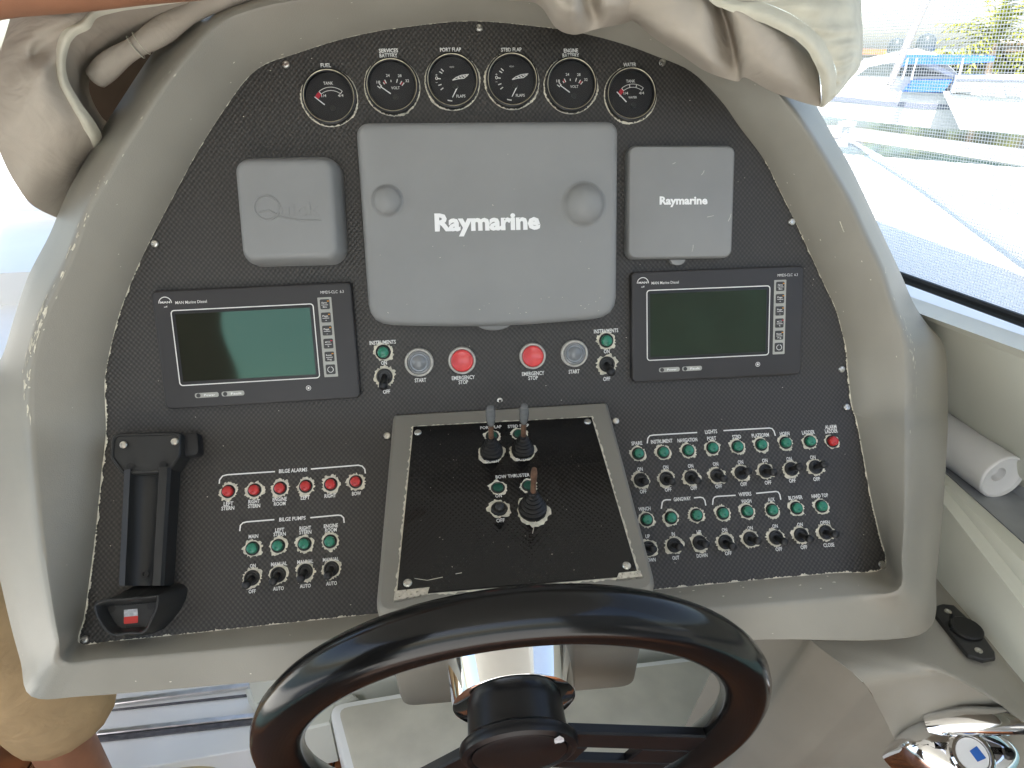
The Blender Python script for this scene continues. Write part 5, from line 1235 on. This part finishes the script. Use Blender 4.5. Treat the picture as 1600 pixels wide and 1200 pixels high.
cab = piece('superstructure', ((1296,141),(1312,126),(1331,113),(1350,92),(1404,80),(1433,76),(1462,84),(1470,92),(1500,120),(1500,143),(1410,143)), 30.6, 3.4, 'white', bt)
piece('window', ((1337,119),(1358,104),(1392,98),(1412,99),(1410,120)), 30.55, .1, 'glazing', cab); piece('window', ((1413,120),(1416,100),(1429,101),(1478,118)), 30.55, .1, 'glazing', cab)
piece('arch', ((1443,100),(1466,102),(1497,119),(1487,121)), 30.3, .25, 'white', cab)
piece('bimini', ((1412,85),(1470,87),(1556,88),(1552,97),(1470,101),(1418,101),(1400,107),(1398,103)), 29.6, 2.6, 'blue', bt)
piece('deck_cover', ((1425,125),(1488,125),(1474,144),(1409,143)), 29.7, 1.2, 'blue', bt)
for x, y, r in ((1400, 73, .30), (1447, 68, .34)):
    b = NB(); p = plane_pt(x, y, 31); lathe(b, [(r*.55, -r*1.1), (r*.9, -r*.7), (r, -r*.1), (r*.92, r*.4), (r*.6, r*.85), (0, r*1.0)], Matrix.Translation(p), 20); link('radar_dome', b, 'glazing', bt)
for x in (1410, 1424, 1497): 
    b = NB(); tube(b, [plane_pt(x, 124, 29.5), plane_pt(x+9, 90, 29.5)], .03, 6); link('stanchion', b, 'white', bt)
b2 = thing('moored_boat', 'second white moored boat with three blue windows, right of the blue deck cover', 'boat')
ca2 = piece('cabin', ((1486,144),(1494,119),(1620,121),(1800,126),(1800,158),(1560,152)), 28.2, 3, 'white', b2)
for px in (((1496,131),(1521,132),(1518,145),(1493,144)), ((1533,132),(1558,133),(1556,150),(1535,149)), ((1570,132),(1597,133),(1595,151),(1572,150))): piece('window', px, 28.15, .1, 'tray', ca2)
piece('trim', ((1494,123),(1620,125),(1800,130),(1800,132),(1620,128),(1494,126)), 28.15, .1, 'navy', ca2)
piece('hull', ((1474,146),(1800,160),(1800,216),(1600,210),(1500,202)), 28.3, 3.5, 'white', b2)
mst = thing('mast', 'tall grey sailing mast leaning in front of the white motor yacht', 'mast')
b = NB(); tube(b, [plane_pt(1390, 133, 25), plane_pt(1420, 62, 25.3), plane_pt(1450, -6, 25.6), plane_pt(1500, -120, 26.1)], [.10, .115, .12, .12], 14); link('spar', b, 'mast', mst)
hz = thing('house', 'low pale house with orange tiled roof beyond the boats', 'house')
piece('wall', ((1300,84),(1400,84),(1400,100),(1300,100)), 62, 5, 'plaster', hz); piece('roof', ((1290,85),(1310,76),(1390,76),(1406,85)), 61.5, 6, 'tile', hz)
h2 = thing('house', 'grey brown house with balconies at the right edge, beside the palm', 'house')
wl = piece('wall', ((1562,62),(1720,62),(1720,124),(1562,124)), 58, 6, 'plaster', h2)
for k in range(5): piece('balcony', ((1560,66+11*k),(1720,66+11*k),(1720,70+11*k),(1560,70+11*k)), 57.6, .4, 'bark', wl)
hdg = thing('hedge', 'low dark hedge behind the moored boats', 'hedge')
b = NB(); rh = random.Random(12)
for _ in range(500):
    p = plane_pt(rh.uniform(1380, 1620), rh.uniform(84, 124), 56+rh.uniform(-1.5, 1.5)); v = Vector((rh.uniform(-1, 1), rh.uniform(-1, 1), rh.uniform(-.6, 1))).normalized()*.55; u_ = v.orthogonal().normalized()*.3
    quad(b, [p-v, p+u_, p+v, p-u_])
o = link('foliage', b, 'leaf', hdg, smooth=False); o['kind'] = 'stuff'
palm = thing('palm_tree', 'bushy yellow green palm beyond the moored boats, at the upper right', 'tree', Matrix.Translation(plane_pt(1556, 60, 54)))
b = NB(); tube(b, [(0, 0, -5.5), (.1, 0, -3), (.05, 0, -.3)], [.28, .22, .2], 10); link('trunk', b, 'bark', palm)
rp_ = random.Random(21)
for k in range(46):
    az = rp_.uniform(0, 2*math.pi); el = rp_.uniform(-.35, 1.35); L = rp_.uniform(2.6, 4.0); b = NB(); prev = None
    d0 = Vector((math.cos(az)*math.cos(el), math.sin(az)*math.cos(el), math.sin(el))); p = Vector((0, 0, rp_.uniform(-.6, .5)))
    side = d0.cross(Vector((0, 0, 1))).normalized(); pts = []
    for q in range(9): pts.append(p.copy()); p = p + d0*L/8; d0 = (d0 + Vector((0, 0, -.10))).normalized()
    for q in range(1, 8):
        wq = .55*math.sin(math.pi*(q/8)**.7)
        for sg in (-1, 1):
            a = pts[q]; tip_ = a + side*sg*wq + (pts[q+1]-a)*.9 - Vector((0, 0, .18))
            b.faces.new([b.verts.new(v) for v in (a, a+(pts[q+1]-a)*.55, tip_)])
    tube(b, pts, [.03*(1-q/10) for q in range(9)], 4); link('frond', b, 'leaf', palm, smooth=False)
